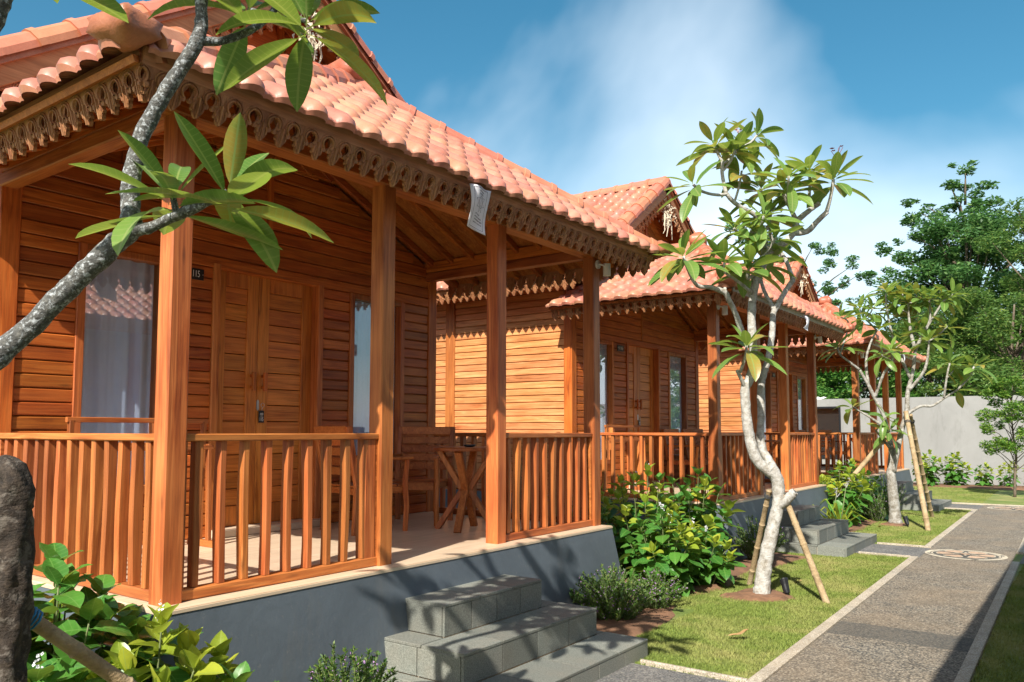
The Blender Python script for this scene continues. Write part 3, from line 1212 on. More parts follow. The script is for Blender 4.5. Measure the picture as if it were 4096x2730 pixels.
def window(house, y0, y1, z0, z1, seed):
    """fixed light: frame, pane and drawn sheer curtain in a dark recess"""
    x = WX
    f = .062
    mb = MB()
    mb.box(x - .10, x + .035, y0, y0 + f, z0, z1, .004)
    mb.box(x - .10, x + .035, y1 - f, y1, z0, z1, .004)
    mb.box(x - .10, x + .033, y0 + f, y1 - f, z1 - .05, z1, .004)
    mb.box(x - .10, x + .045, y0 + f, y1 - f, z0, z0 + .07, .004)
    w = mb.build('window', WL['z'], house)
    ob('pane', MB().box(x - .035, x - .029, y0 + f - .01, y1 - f + .01, z0 + .06, z1 - .04).mesh('pane', M_GLASS), w)
    ob('curtain', wave_curtain(y0 + f - .01, y1 - f + .01, z0 + .05, z1 - .04, x - .075, seed), w)
    b = MB()
    b.box(x - .60, x - .55, y0 - .05, y1 + .05, z0 - .05, z1 + .05)
    b.box(x - .55, x - .10, y0 - .06, y0 + .005, z0 - .05, z1 + .05)
    b.box(x - .55, x - .10, y1 - .005, y1 + .06, z0 - .05, z1 + .05)
    b.box(x - .55, x - .10, y0, y1, z1 - .005, z1 + .05)
    b.box(x - .55, x - .10, y0, y1, z0 - .05, z0 + .005)
    b.build('recess', M_DARK, w)
    return w


def door_leaf(house, y0, y1, hy, open_deg=0):
    x = WX - .055
    z0, z1 = FL + .065, 2.985
    st = .115
    mb = MB()
    mb.box(x - .038, x, y0, y0 + st, z0, z1, .004)
    mb.box(x - .038, x, y1 - st, y1, z0, z1, .004)
    mb.box(x - .038, x - .001, y0 + st, y1 - st, z1 - .13, z1, .004)
    mb.box(x - .038, x - .001, y0 + st, y1 - st, z0, z0 + .17, .004)
    d = mb.build('door', WO['z'], house)
    n = 13
    pz0, pz1 = z0 + .17, z1 - .13
    h = (pz1 - pz0) / n
    for i in range(n):
        box('door_panel', x - .034, x - .012, y0 + st, y1 - st, pz0 + i * h + .003, pz0 + (i + 1) * h - .003, WO, d, .004, 'y')
    hb = MB()
    hb.box(x + .03, x + .06, hy - .017, hy + .017, 1.955, 2.12, .006)
    hb.box(x - .002, x + .032, hy - .010, hy + .010, 1.975, 2.0)
    hb.box(x - .002, x + .032, hy - .010, hy + .010, 2.075, 2.10)
    hb.build('handle', WD['z'], d)
    return d


def build_house(i, label, front_budget, left_budget, main_budget, left_wall):
    Y0 = YA + PER * i
    PALE[0] = i > 0
    H = empty('bungalow', (XP, Y0, 0), label, 'house', 'timber bungalows in a row')
    # plinth with battered faces, floor slab and tiles
    def ring(o, z): return [(BK, -.05 - o, z), (.107 + o, -.05 - o, z), (.107 + o, 4.43 + o, z), (BK, 4.43 + o, z)]
    a, b = ring(.108, -.02), ring(0, FL - .022)
    MB().add(a + b, [(0, 1, 5, 4), (1, 2, 6, 5), (2, 3, 7, 6), (3, 0, 4, 7), (4, 5, 6, 7)]).build('plinth', M_PLINTH, H)
    fl = MB().box(WX - .1, .112, -.055, 4.435, FL - .022, FL - .006).build('porch_floor', M_EDGE, H)
    nx, ny = 6, 11
    for cx in range(nx):
        for cy in range(ny):
            x0, x1 = WX + (0.108 - WX) * cx / nx, WX + (0.108 - WX) * (cx + 1) / nx
            y0, y1 = -.05 + 4.48 * cy / ny, -.05 + 4.48 * (cy + 1) / ny
            box('floor_tile', x0 + .0015, x1 - .0015, y0 + .0015, y1 - .0015, FL - .006, FL, M_FLOORTILE, fl, 0, 'z')
    # posts
    PY = [(0, .12), (1.515, 1.635), (2.79, 2.91), (4.295, 4.415)]
    for y0, y1 in PY:
        box('post', -.12, 0, y0, y1, FL, 3.262, WL, H, .008, 'z')
    # beams
    box('beam', -.135, .012, -.06, 4.475, 3.262, 3.40, WD, H, .008, 'y')
    for y0, y1 in (PY[0], PY[3]):
        box('beam', WX - .02, -.136, y0 + .004, y1 - .004, 3.262, 3.352, WL, H, .008, 'x')
        box('beam', WX - .02, -.136, y0 + .012, y1 - .012, 3.358, 3.47, WD, H, .006, 'x')
    # railings
    railing(H, (-.06, .12), (-.06, 1.515), 9)
    box('end_board', -.085, -.03, 1.408, 1.508, FL + .06, 1.545, WL, H, .006, 'z')
    railing(H, (-.06, 2.91), (-.06, 4.295), 10)
    railing(H, (-2.03, .06), (-.12, .06), 13)
    railing(H, (-.12, 4.355), (-2.03, 4.355), 13)
    # front wall
    wl_ = MB()
    core = (WX - .09, WX - .004)
    def corebox(y0, y1, z0, z1): wl_.box(core[0], core[1], y0, y1, z0, z1)
    W1, W2, DR = (.541, 1.245), (3.183, 3.962), (1.65, 2.84)
    ZB = 1.11
    for y0, y1 in ((.02, W1[0]), (W1[1], DR[0]), (DR[1], W2[0]), (W2[1], 4.477)): corebox(y0, y1, FL, 2.99)
    for y0, y1 in (W1, W2): corebox(y0, y1, FL, ZB)
    k = (ZR - ZE) / (YC - YL)
    top = lambda y: zporch(y) - .10
    wl_.prism([(.02, 2.99), (4.477, 2.99), (4.477, top(4.477)), (YC, top(YC)), (.02, top(.02))], (0, 0, 0), (0, 1, 0), (0, 0, 1), (1, 0, 0), core[0], core[1])
    # closed shell of the rooms behind
    wl_.box(BK + .2, WX - .095, .10, .17, FL - .1, 4.2)
    wl_.box(BK + .2, WX - .095, 4.32, 4.39, FL - .1, 4.2)
    wl_.box(BK + .1, BK + .2, .10, 4.39, FL - .1, 4.2)
    wall = wl_.build('wall', WD['y'], H)
    for y0, y1 in ((.147, W1[0]), (W1[1], DR[0]), (DR[1], W2[0]), (W2[1], 4.335)):
        plank_rows(wall, WX, y0 + .002, y1 - .002, FL, 2.975, .0975)
    for y0, y1 in (W1, W2):
        plank_rows(wall, WX, y0 + .002, y1 - .002, FL, ZB, .0975)
    lim = lambda z: (YL + (z + .10 - ZE) / k, YR - (z + .10 - ZE) / k)
    plank_rows(wall, WX, .147, YC - .035, 3.072, 4.35, .118, WD, lim)
    plank_rows(wall, WX, YC + .035, 4.335, 3.072, 4.35, .118, WD, lim)
    box('corner_post', WX - .10, WX + .035, .012, .145, FL, 3.50, WD, H, .006, 'z')
    box('corner_post', WX - .10, WX + .035, 4.338, 4.472, FL, 3.50, WD, H, .006, 'z')
    box('header', WX - .05, WX + .03, .147, 4.336, 2.978, 3.068, WD, H, .006, 'y')
    box('stud', WX, WX + .032, YC - .032, YC + .032, 3.07, 4.28, WD, H, .004, 'z')
    window(H, *W1, ZB, 2.976, 3 * i)
    window(H, *W2, ZB, 2.976, 3 * i + 1)
    # door and frame
    for y0, y1 in ((DR[0], DR[0] + .066), (DR[1] - .066, DR[1])):
        box('door_frame', WX - .12, WX + .042, y0, y1, FL, 2.992 if y0 > 2 else 3.01, WL, H, .006, 'z')
    box('threshold', WX - .14, WX + .15, DR[0] + .02, DR[1] + .02, FL + .001, FL + .062, M_EDGE, H, .005, 'y')
    door_leaf(H, DR[0] + .068, 2.168, 2.105)
    door_leaf(H, 2.172, DR[1] - .068, 2.225)
    MB().box(WX - .20, WX - .15, DR[0], DR[1], FL, 3.0).build('door_lining', M_DARK, H)
    # side wall that faces the camera
    if left_wall:
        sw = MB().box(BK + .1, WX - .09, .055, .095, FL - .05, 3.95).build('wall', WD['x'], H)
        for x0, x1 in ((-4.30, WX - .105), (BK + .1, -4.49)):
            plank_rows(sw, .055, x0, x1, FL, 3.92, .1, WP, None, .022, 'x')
        box('side_post', -4.487, -4.303, .015, .06, FL - .02, 3.92, WL, H, .006, 'z')
    # ---- porch roof: front triangle and two side planes
    fl_ = math.hypot(XE - XR, ZR - ZE)
    s = V((-(XE - XR), 0, ZR - ZE)).normalized()
    front, nt = slope(H, (XE, YL, ZE), (0, 1, 0), s, [(0, 0), (YR - YL, 0), (YC - YL, fl_)], front_budget)
    sl = math.hypot(YC - YL, ZR - ZE)
    s = V((0, YC - YL, ZR - ZE)).normalized()
    left, nl = slope(H, (XB, YL, ZE), (1, 0, 0), s, [(0, 0), (XE - XB, 0), (XR - XB, sl), (0, sl)], left_budget, .13)
    s = V((0, -(YR - YC), ZR - ZE)).normalized()
    slope(H, (XE, YR, ZE), (-1, 0, 0), s, [(0, 0), (XE - XB, 0), (XE - XB, sl), (XE - XR, sl)], 0, .13)
    nfront = s
    pk = (XR, YC, ZR + .02)
    ridge(front, (XE - .02, YL + .02, ZE + .02), pk, lift=.055)
    ridge(front, (XE - .02, YR - .02, ZE + .02), pk, lift=.055)
    ridge(left, (GX - .3, YC, ZR + .02), pk, lift=.06)
    for q, sd, sz in (((XE + .0, YL - .085, ZE + .07), 1, (.125, .10, .085)), ((XE + .05, YR + .05, ZE + .05), 2, (.10, .09, .075)), ((XR + .0, YC, ZR + .15), 3, (.13, .12, .115))):
        ob('hip_knob', knob_mesh(sd + 5 * i, *sz), front, q, (0, 0, random.uniform(-.4, .4)))
    td = R(20)
    fascia(H, (XE, YL, ZE - .005), (XE, YR, ZE - .005), (-math.sin(td), 0, -math.cos(td)))
    ts = R(14)
    fascia(H, (XB, YL, ZE - .005), (XE - .012, YL, ZE - .005), (0, math.sin(ts), -math.cos(ts)))
    fascia(H, (XE - .012, YR, ZE - .005), (XB, YR, ZE - .005), (0, -math.sin(ts), -math.cos(ts)))
    # rafters under the porch roof
    def rafter(p, q, side):
        p, q = V(p), V(q)
        x = (q - p).normalized()
        y = V((0, 0, 1)).cross(x).normalized()
        z = x.cross(y)
        L = round((q - p).length, 2)
        key = ('raft', L, side)
        if key not in _boxcache:
            _boxcache[key] = mesh_from('rafter', *cbox_data(L, .05, .07, .006, 'x'), WD['y' if side else 'x'])
        ob('rafter', _boxcache[key], H, mtx=frame_mtx((p + q) / 2 - z * .082, x, y, z))
    ky = (ZR - ZE) / (YC - YL)
    kx_ = (ZR - ZE) / (XE - XR)
    xs = [XB + .16 + .29 * j for j in range(9)]
    for x in xs:
        lim_ = YC - YL if x < XR else (YC - YL) * (XE - x) / (XE - XR)
        if lim_ < .3: continue
        rafter((x, YR - .03, ZE + ky * .03), (x, YR - lim_ + .05, ZE + ky * (lim_ - .05)), 1)
        rafter((x, YL + .03, ZE + ky * .03), (x, YL + lim_ - .05, ZE + ky * (lim_ - .05)), 1)
    for j in range(17):
        y = YL + .16 + .305 * j
        run = (XE - XR) * min(1, min(y - YL, YR - y) / (YC - YL))
        if run < .25: continue
        rafter((XE - .03, y, ZE + kx_ * .03), (XE - run + .05, y, ZE + kx_ * (run - .05)), 0)
    # ---- main roof with its gable over the porch
    L = math.hypot(ML, ML * MS)
    s = V((0, ML, ML * MS)).normalized()
    ze = MZ - ML * MS
    D = GX - BK + .2
    mleft, nm = slope(H, (BK - .2, YC - ML, ze), (1, 0, 0), s, [(0, 0), (D, 0), (D, L), (0, L)], main_budget)
    s2 = V((0, -ML, ML * MS)).normalized()
    mright, _ = slope(H, (GX, YC + ML, ze), (-1, 0, 0), s2, [(0, 0), (D, 0), (D, L), (0, L)], 0)
    ridge(mleft, (BK - .1, YC, MZ + .01), (GX + .02, YC, MZ + .01), lift=.06)
    for sg, dk in ((-1, mleft), (1, mright)):
        lo = V((GX + .03, YC + sg * ML, ze + .04))
        hi = V((GX + .03, YC, MZ + .04))
        ridge(dk, lo, hi, lift=.03)
        dn = V((0, sg * MS, -1)).normalized()
        # barge board and its carved row, hanging square to the slope
        x = (hi - lo).normalized()
        nrm = V((1, 0, 0)).cross(x)
        if nrm.z > 0: nrm = -nrm
        mb = MB()
        mb.beam(lo + nrm * .10 + V((.03, 0, 0)), hi + nrm * .10 + V((.03, 0, 0)), .026, .16, up=-nrm, c=.004)
        mb.build('barge_board', WF['y'], H)
        A, B_ = lo + nrm * .13 + V((.005, 0, 0)), hi + nrm * .13 + V((.005, 0, 0))
        if sg > 0: A, B_ = B_, A
        fascia(H, A, B_, nrm)
        # eave board of the long side
        p, q = V((BK - .2, YC + sg * ML, ze - .01)), V((GX - .02, YC + sg * ML, ze - .01))
        if sg > 0: p, q = q, p
        fascia(H, p, q, (0, -sg * math.sin(R(15)), -math.cos(R(15))))
    # gable infill of raking boards meeting at a middle batten
    gx = GX - .34
    zb = 4.02
    hb = (MZ - .12 - zb) / MS
    gb = MB().prism([(YC - hb, zb), (YC + hb, zb), (YC, MZ - .12)], (0, 0, 0), (0, 1, 0), (0, 0, 1), (1, 0, 0), gx - .05, gx).build('gable', WD['y'], H)
    box('batten', gx + .002, gx + .045, YC - .03, YC + .03, zb, MZ - .22, WD, gb, .004, 'z')
    dirn = V((0, 1, MS)).normalized()
    for sg in (-1, 1):
        d = V((0, -sg * dirn.y, dirn.z))      # boards run up towards the middle
        nn = V((0, sg * dirn.z, dirn.y))
        for j in range(11):
            off = .07 + j * .145
            # line: points p with distance off below the rafter
            top_ = V((gx, YC, MZ - .12)) - nn * off
            t0, t1 = None, None
            pts = []
            ycut = YC + sg * .034
            tt = (ycut - top_.y) / d.y
            pA = top_ + d * tt
            tb = (zb + .03 - top_.z) / d.z
            pB = top_ + d * tb
            if pA.z - pB.z < .08: continue
            m = MB()
            m.beam(pA + V((.012, 0, 0)), pB + V((.012, 0, 0)), .02, .138, up=nn, c=.004)
            m.build('plank', WD['y'], gb)
    return H


H1 = build_house(0, 'nearest timber bungalow with open porch and room plate 115', 400, 0, 0, False)
H2 = build_house(1, 'middle timber bungalow behind the large frangipani tree, room plate 116', 120, 110, 70, True)
H3 = build_house(2, 'farthest timber bungalow, next to the grey boundary wall', 120, 110, 70, True)

# ------------------------------------------------------------------ stone steps
def build_steps(i, label):
    Y0 = YA + PER * i
    S = empty('stone_steps', (XP + .2, Y0 + 2.165, 0), label, 'steps', 'stone steps up to the porches')
    levels = [(.515, .274, .545, .16), (.313, .61, .765, .12), (.125, .97, .865, .12)]   # top z, front x, half width
    g = .004
    bx = -.10
    for k, (z, xf, hw, _) in enumerate(levels):
        zb = levels[k + 1][0] if k < 2 else -.02
        core = MB().box(bx, xf - .02, -hw + .02, hw - .02, -.02 if k == 2 else zb - .05, z - .02).build('step', M_GROUT, S)
        xin = levels[k - 1][1] if k else bx
        # treads: front row, and returns at the sides
        n = (3, 4, 4)[k]
        xs0 = xin - .0 if k else bx
        for j in range(n):
            y0, y1 = -hw + 2 * hw * j / n, -hw + 2 * hw * (j + 1) / n
            box('stone_tile', xs0 + g, xf, y0 + g, y1 - g, z - .02, z + random.uniform(-.001, .001), M_STONE, core, .003, 'y')
        if k:
            hp = levels[k - 1][2]
            for a, b in ((-hw, -hp), (hp, hw)):
                box('stone_tile', bx, xin - g, a + g, b - g, z - .02, z, M_STONE, core, .003, 'x')
        # risers
        nr = (4, 4, 5)[k]
        for j in range(nr):
            y0, y1 = -hw + 2 * hw * j / nr, -hw + 2 * hw * (j + 1) / nr
            box('stone_tile', xf - .0205, xf - .002, y0 + g, y1 - g, zb + .001, z - .0215, M_STONE, core, .002, 'y')
        ns = (1, 2, 3)[k]
        for j in range(ns):
            x0, x1 = bx + (xf - .021 - bx) * j / ns, bx + (xf - .021 - bx) * (j + 1) / ns
            for sgn in (-1, 1):
                ya, yb = sorted((sgn * (hw - .0205), sgn * (hw - .002)))
                box('stone_tile', x0 + g, x1 - g, ya, yb, zb + .001, z - .0215, M_STONE, core, .002, 'x')
    return S


build_steps(0, 'grey stone steps in dappled shade before the nearest porch')
build_steps(1, 'grey stone steps behind the large frangipani trunk, up to the middle porch')
build_steps(2, 'farthest grey stone steps, behind the slim frangipani tree')

# ------------------------------------------------------------------ porch furniture
def chair(label, loc, rz, group='porch armchairs'):
    """slatted teak armchair; faces +x in its own frame"""
    C = empty('armchair', loc, label, 'chair', group, rz)
    w, d = .27, .25
    for y in (-w, w):
        mb = MB()
        mb.tube([(d - .01, y, 0), (d + .005, y, .22), (d - .015, y, .42), (d + .01, y, .63)], [.024, .026, .027, .024], 6)
        mb.build('leg', WL['z'], C)
        mb = MB()
        mb.beam((-d - .02, y, 0), (-d, y, .42), .045, .05, up=(1, 0, 0), c=.005)
        mb.beam((-d, y, .40), (-d - .10, y, .92), .045, .05, up=(1, 0, 0), c=.005)
        mb.build('leg', WL['z'], C)
        MB().box(-d - .03, d + .05, y - .035, y + .035, .63, .655, .006).build('armrest', WL['x'], C)
    st = MB()
    st.box(-d, d + .01, -w + .026, w - .026, .335, .39, .003)
    st.box(d - .03, d + .012, -w + .027, w - .027, .33, .40, .004)
    sb = st.build('seat', WL['y'], C)
    for j in range(6):
        box('seat_slat', -d + .012 + .083 * j, -d + .012 + .083 * j + .07, -w + .028, w - .028, .392, .41, WL, sb, .004, 'y')
    bk = MB().box(-d - .118, -d - .07, -w + .02, w - .02, .845, .925, .006).build('backrest', WL['y'], C)
    for j, z in enumerate((.50, .585, .67, .755)):
        xx = -d - .02 - (z - .45) * .19
        box('back_slat', xx - .012, xx + .012, -w + .024, w - .024, z, z + .068, WL, bk, .004, 'y')
    return C


def table(label, loc):
    T = empty('round_table', loc, label, 'table', 'round porch tables')
    r, n = .31, 40
    pr = [(r - .012, .705), (r, .712), (r, .728), (r - .01, .738)]
    vs, fs = [], []
    for rr, z in pr:
        vs += [(rr * math.cos(2 * math.pi * k / n), rr * math.sin(2 * math.pi * k / n), z) for k in range(n)]
    for q in range(3):
        fs += [(q * n + k, q * n + (k + 1) % n, (q + 1) * n + (k + 1) % n, (q + 1) * n + k) for k in range(n)]
    fs += [tuple(range(n))[::-1], tuple(range(3 * n, 4 * n))]
    MB().add(vs, fs).build('tabletop', WL['x'], T)
    for k in range(4):
        a = k * math.pi / 2 + .4
        e = V((math.cos(a), math.sin(a), 0))
        f = V((-e.y, e.x, 0))
        mb = MB()
        mb.beam(e * .27 + V((0, 0, 0)), e * .028 + V((0, 0, .36)), .062, .048, up=e, c=.004)
        mb.beam(e * .028 + V((0, 0, .35)), e * .25 + V((0, 0, .704)), .062, .048, up=e, c=.004)
        mb.build('leg', WL['z'], T)
    return T


def rack(label, loc):
    Rk = empty('towel_rack', loc, label, 'rack', 'towel racks')
    for y in (-.5, .5):
        for x in (-.03, .045):
            MB().beam((x * 1.6, y, .04), (x, y, .95 if x < 0 else .78), .032, .04, up=(1, 0, 0), c=.004).build('stile', WL['z'], Rk)
        MB().beam((-.17, y, .025), (.17, y, .025), .05, .05).build('foot', WL['x'], Rk)
    for z, x in ((.955, -.03), (.755, .05), (.775, -.035)):
        box('rail', x - .016, x + .016, -.53, .53, z - .018, z + .018, WL, Rk, .004, 'y')
    return Rk


def ashtray(label, loc):
    n = 20
    pr = [(.035, 0), (.05, .006), (.055, .022), (.05, .022), (.04, .008), (0.001, .006)]
    vs, fs = [], []
    for r, z in pr:
        vs += [(r * math.cos(2 * math.pi * k / n), r * math.sin(2 * math.pi * k / n), z) for k in range(n)]
    for q in range(len(pr) - 1):
        fs += [(q * n + k, q * n + (k + 1) % n, (q + 1) * n + (k + 1) % n, (q + 1) * n + k) for k in range(n)]
    fs.append(tuple(range(n))[::-1])
    o = MB().add(vs, fs).build('ashtray', M_BLACK, None, True, loc=loc)
    return tag(o, label, 'ashtray')


def text_mesh(s, size, mat, name='lettering', narrow=1.0):
    cu = bpy.data.curves.new('tmp', 'FONT')
    cu.body = s
    cu.size = size
    cu.extrude = .0006
    cu.align_x = 'CENTER'
    cu.align_y = 'CENTER'
    o = bpy.data.objects.new('tmp', cu)
    COL.objects.link(o)
    dg = bpy.context.evaluated_depsgraph_get()
    me = bpy.data.meshes.new_from_object(o.evaluated_get(dg))
    bpy.data.objects.remove(o)
    bpy.data.curves.remove(cu)
    me.name = name
    me.materials.clear()
    me.materials.append(mat)
    me.transform(Matrix.Diagonal((narrow, 1, 1, 1)))
    return me


FACE_X = Matrix(((0, 0, 1, 0), (1, 0, 0, 0), (0, 1, 0, 0), (0, 0, 0, 1)))       # text plane facing +x, reading along +y


def scribble(w, h, n, seed, th=.0012):
    """a line of small looped handwriting strokes in the (x,y) plane"""
    rnd = random.Random(seed)
    mb = MB()
    x = -w / 2
    step = w / n
    for k in range(n):
        q = []
        for j in range(9):
            t = j / 8
            g = t * 2 * math.pi * rnd.uniform(.7, 1.1) + rnd.uniform(-.2, .2)
            q.append((x + step * (.5 + .45 * math.sin(g)) , h * (.5 * math.cos(g) + rnd.uniform(-.12, .12)), 0))
        for a, b in zip(q, q[1:]):
            a, b = V(a), V(b)
            d = (b - a)
            if d.length < 1e-5: continue
            p = V((-d.y, d.x, 0)).normalized() * th
            mb.add([a - p, b - p, b + p, a + p], [(0, 1, 2, 3)])
        if rnd.random() < .4:
            mb.add([(x + step * .3, h * .75, 0), (x + step * .6, h * .75, 0), (x + step * .6, h * .95, 0), (x + step * .3, h * .95, 0)], [(0, 1, 2, 3)])
        x += step
    return mb


def number_plate(txt, i, label):
    Y0 = YA + PER * i
    w, h = .20, .092
    y1 = 1.556
    P = empty('room_number_plate', (XP + WX + .03, Y0 + y1 - w / 2, 2.892), label, 'sign', 'room number plates')
    ob('plate', MB().box(-.004, .004, -w / 2, w / 2, -h / 2, h / 2).mesh('plate', M_BLACK), P)
    ob('number', text_mesh(txt, .078, M_LETTER, narrow=.62), P, mtx=Matrix.Translation((.0055, .028, 0)) @ FACE_X)
    me = scribble(.062, .018, 5, 3).mesh('script_mark', M_LETTER)
    ob('script_mark', me, P, mtx=Matrix.Translation((.0055, -.048, .014)) @ FACE_X)
    me = scribble(.05, .008, 6, 4, .0009).mesh('script_mark', M_LETTER)
    ob('script_mark', me, P, mtx=Matrix.Translation((.0055, -.046, -.012)) @ FACE_X)
    for y in (-w / 2 + .009, w / 2 - .009):
        ob('screw', MB().tube([(.003, y, 0), (.006, y, 0)], .004, 8).mesh('screw', M_METAL), P)
    return P


def key_tag(txt, i, label):
    Y0 = YA + PER * i
    x = XP + WX - .045
    K = empty('room_key', (x, Y0 + 2.205, 1.735), label, 'key', 'keys hanging in the porch doors')
    lp = MB()
    prof = [(.013 * math.cos(a), .03 * math.sin(a) + (.018 if math.sin(a) > 0 else -.018)) for a in [2 * math.pi * k / 16 for k in range(16)]]
    lp.prism(prof, (-.010, -.025, .095), (0, 1, 0), (0, 0, 1), (1, 0, 0), 0, .005)
    lp.build('lock_plate', M_METAL, K)
    ring = [(.02, .008 + .018 * math.cos(a), .095 + .018 * math.sin(a)) for a in [2 * math.pi * k / 14 for k in range(15)]]
    MB().tube(ring, .002, 5).build('key_ring', M_METAL, K, True)
    MB().tube([(.018, .006, .078), (.018, .004, .062), (.016, .004, .046)], .0025, 5).build('chain', M_METAL, K)
    ob('tag', MB().box(.008, .012, -.026, .032, -.062, .046, .002).mesh('tag', M_BLACK), K)
    ob('number', text_mesh(txt, .048, M_LETTER, narrow=.6), K, mtx=Matrix.Translation((.0125, .003, -.032)) @ FACE_X)
    ob('script_mark', scribble(.036, .013, 5, 8, .001).mesh('script_mark', M_LETTER), K, mtx=Matrix.Translation((.0135, .003, .016)) @ FACE_X)
    ob('script_mark', scribble(.032, .006, 4, 9, .0008).mesh('script_mark', M_LETTER), K, mtx=Matrix.Translation((.0135, .003, -.002)) @ FACE_X)
    return K


def wall_lamp(loc, label):
    """white cylinder spot on a round rose, fixed to the +x face of a post"""
    Lm = empty('wall_spotlight', loc, label, 'lamp', 'white spotlights on the porch posts')
    MB().tube([(0, 0, .035), (.016, 0, .035)], .042, 16).build('rose', M_WHITE, Lm)
    MB().tube([(.01, 0, .04), (.045, .02, .03), (.06, .05, .02)], .010, 8).build('arm', M_WHITE, Lm, True)
    mb = MB()
    mb.tube([(.065, .07, .045), (.065, .07, -.07)], .036, 18)
    mb.build('lamp_head', M_WHITE, Lm)
    return Lm


def banner(i, yl, label, flip, w=.225, h=.31):
    """printed cloth nailed to the eave board, curling in the wind"""
    Y0 = YA + PER * i
    B = empty('cloth_banner', (XP + XE - .004, Y0 + yl, ZE - .03), label, 'banner', 'printed cloths on the eave boards')
    def P(u, v):      # u 0..1 across, v 0..1 down
        x = .03 + .02 * math.sin(v * 4 + u * 2) - .055 * v + (.02 * math.sin(u * 6) * (1 - v))
        y = (u - .5) * w * (1 - .12 * v) + (.045 * v if not flip else -.22 * v * v)
        z = -h * v * (1 - (.35 if flip else .12) * v) - .03 * u * v
        if flip: x += .12 * v
        return V((x, y, z))
    n, m = 14, 18
    vs = [P(a / n, b / m) for b in range(m + 1) for a in range(n + 1)]
    fs = [(b * (n + 1) + a, (b + 1) * (n + 1) + a, (b + 1) * (n + 1) + a + 1, b * (n + 1) + a + 1) for b in range(m) for a in range(n)]
    c = ob('cloth', mesh_from('cloth', vs, fs, M_CLOTH, True), B)
    so = c.modifiers.new('thick', 'SOLIDIFY')
    so.thickness = .0012
    so.offset = 0
    ink = MB()
    def line(pts, th=.004):
        Q = []
        for u, v in pts:
            p = P(u, v)
            nn = (P(u + .01, v) - p).cross(P(u, v + .01) - p).normalized()
            if nn.x < 0: nn = -nn
            Q.append((p + nn * .0016, u, v))
        for (a, u0, v0), (b, u1, v1) in zip(Q, Q[1:]):
            d = V(((v1 - v0) * h, (u1 - u0) * w))
            if d.length < 1e-6: continue
            px, py = -d.y, d.x
            L = math.hypot(px, py)
            du, dv = (px / L * th / 2) / w, (py / L * th / 2) / h
            # offset across the stroke (u,v metric)
            du, dv = (v1 - v0) * h, -(u1 - u0) * w
            L = math.hypot(du, dv)
            du, dv = du / L * th / 2 / w, dv / L * th / 2 / h
            ea = P(u0 + du, v0 + dv) - P(u0 - du, v0 - dv)
            eb = P(u1 + du, v1 + dv) - P(u1 - du, v1 - dv)
            ink.add([a - ea / 2, b - eb / 2, b + eb / 2, a + ea / 2], [(0, 1, 2, 3)])
    sub = lambda a, b, k=10: [(a[0] + (b[0] - a[0]) * t / k, a[1] + (b[1] - a[1]) * t / k) for t in range(k + 1)]
    for a, b in (((.12, .04), (.12, .93)), ((.12, .93), (.88, .93)), ((.88, .93), (.88, .04)), ((.88, .04), (.12, .04))):
        line(sub(a, b), .0022)
    cu, cv, asp = .5, .33, w / h
    circ = lambda r: [(cu + r * math.cos(g), cv + r * asp * math.sin(g)) for g in [2 * math.pi * k / 24 for k in range(25)]]
    line(circ(.17), .003)
    line(circ(.13), .0015)
    for k in range(8):
        g = k * math.pi / 4 + .2
        pt = lambda r, a: (cu + r * math.cos(a), cv + r * asp * math.sin(a))
        line([pt(.19, g - .36), pt(.31, g), pt(.19, g + .36)], .002)
    line([(.44, .24), (.52, .28), (.46, .33), (.54, .37), (.49, .42)], .003)
    rnd = random.Random(i + 4)
    for r, (v0, u0, u1) in enumerate(((.10, .35, .7), (.16, .4, .66), (.60, .3, .62), (.665, .3, .76), (.73, .3, .8), (.80, .28, .8))):
        u = u0
        while u < u1:
            k = rnd.choice((3, 4, 5))
            line([(u + .035 * math.cos(g * 1.6 + r), v0 + .014 * math.sin(g * 1.9)) for g in range(k + 1)], .0018)
            u += .055
    ob('print', ink.mesh('print', M_INK), B)
    return B


def husk(i, label):
    """bunch of dried palm-leaf offering tied under the gable peak"""
    Y0 = YA + PER * i
    Q = empty('dried_offering', (XP + GX - .02, Y0 + YC + .05, MZ - .40), label, 'offering', 'dried offerings hung in the gables')
    rnd = random.Random(50 + i)
    mb = MB()
    for k in range(90):
        a = rnd.uniform(0, 2 * math.pi)
        r = rnd.uniform(.03, .19)
        p = V((r * math.cos(a) * .7 + .06, r * math.sin(a), rnd.uniform(-.20, .12)))
        q = p + V((rnd.uniform(-.05, .05), rnd.uniform(-.07, .07), rnd.uniform(-.07, .05)))
        m = (p + q) / 2 + V((rnd.uniform(-.02, .03), 0, .02))
        w = V((rnd.uniform(-.014, .014), rnd.uniform(-.018, .018), .014))
        mb.add([p, m + w, q, m - w], [(0, 1, 2, 3)])
    mb.build('leaf_bundle', M_HUSK, Q)
    for k in range(6):
        y = rnd.uniform(-.12, .12)
        L = rnd.uniform(.22, .42)
        t = MB()
        t.tube([(.06, y, -.05), (.08, y + rnd.uniform(-.03, .03), -.05 - L * .5), (.05 + rnd.uniform(-.03, .05), y + rnd.uniform(-.10, .10), -.05 - L)], [.011, .010, .005], 5)
        t.build('streamer', M_HUSK, Q)
    for j in range(4):
        MB().box(.065, .073, -.07, .07, -.19 - j * .03, -.175 - j * .03).build('cross_strip', M_HUSK, Q)
    return Q


FZ = FL
def hp(i, x, y, z=FZ): return (XP + x, YA + PER * i + y, z)

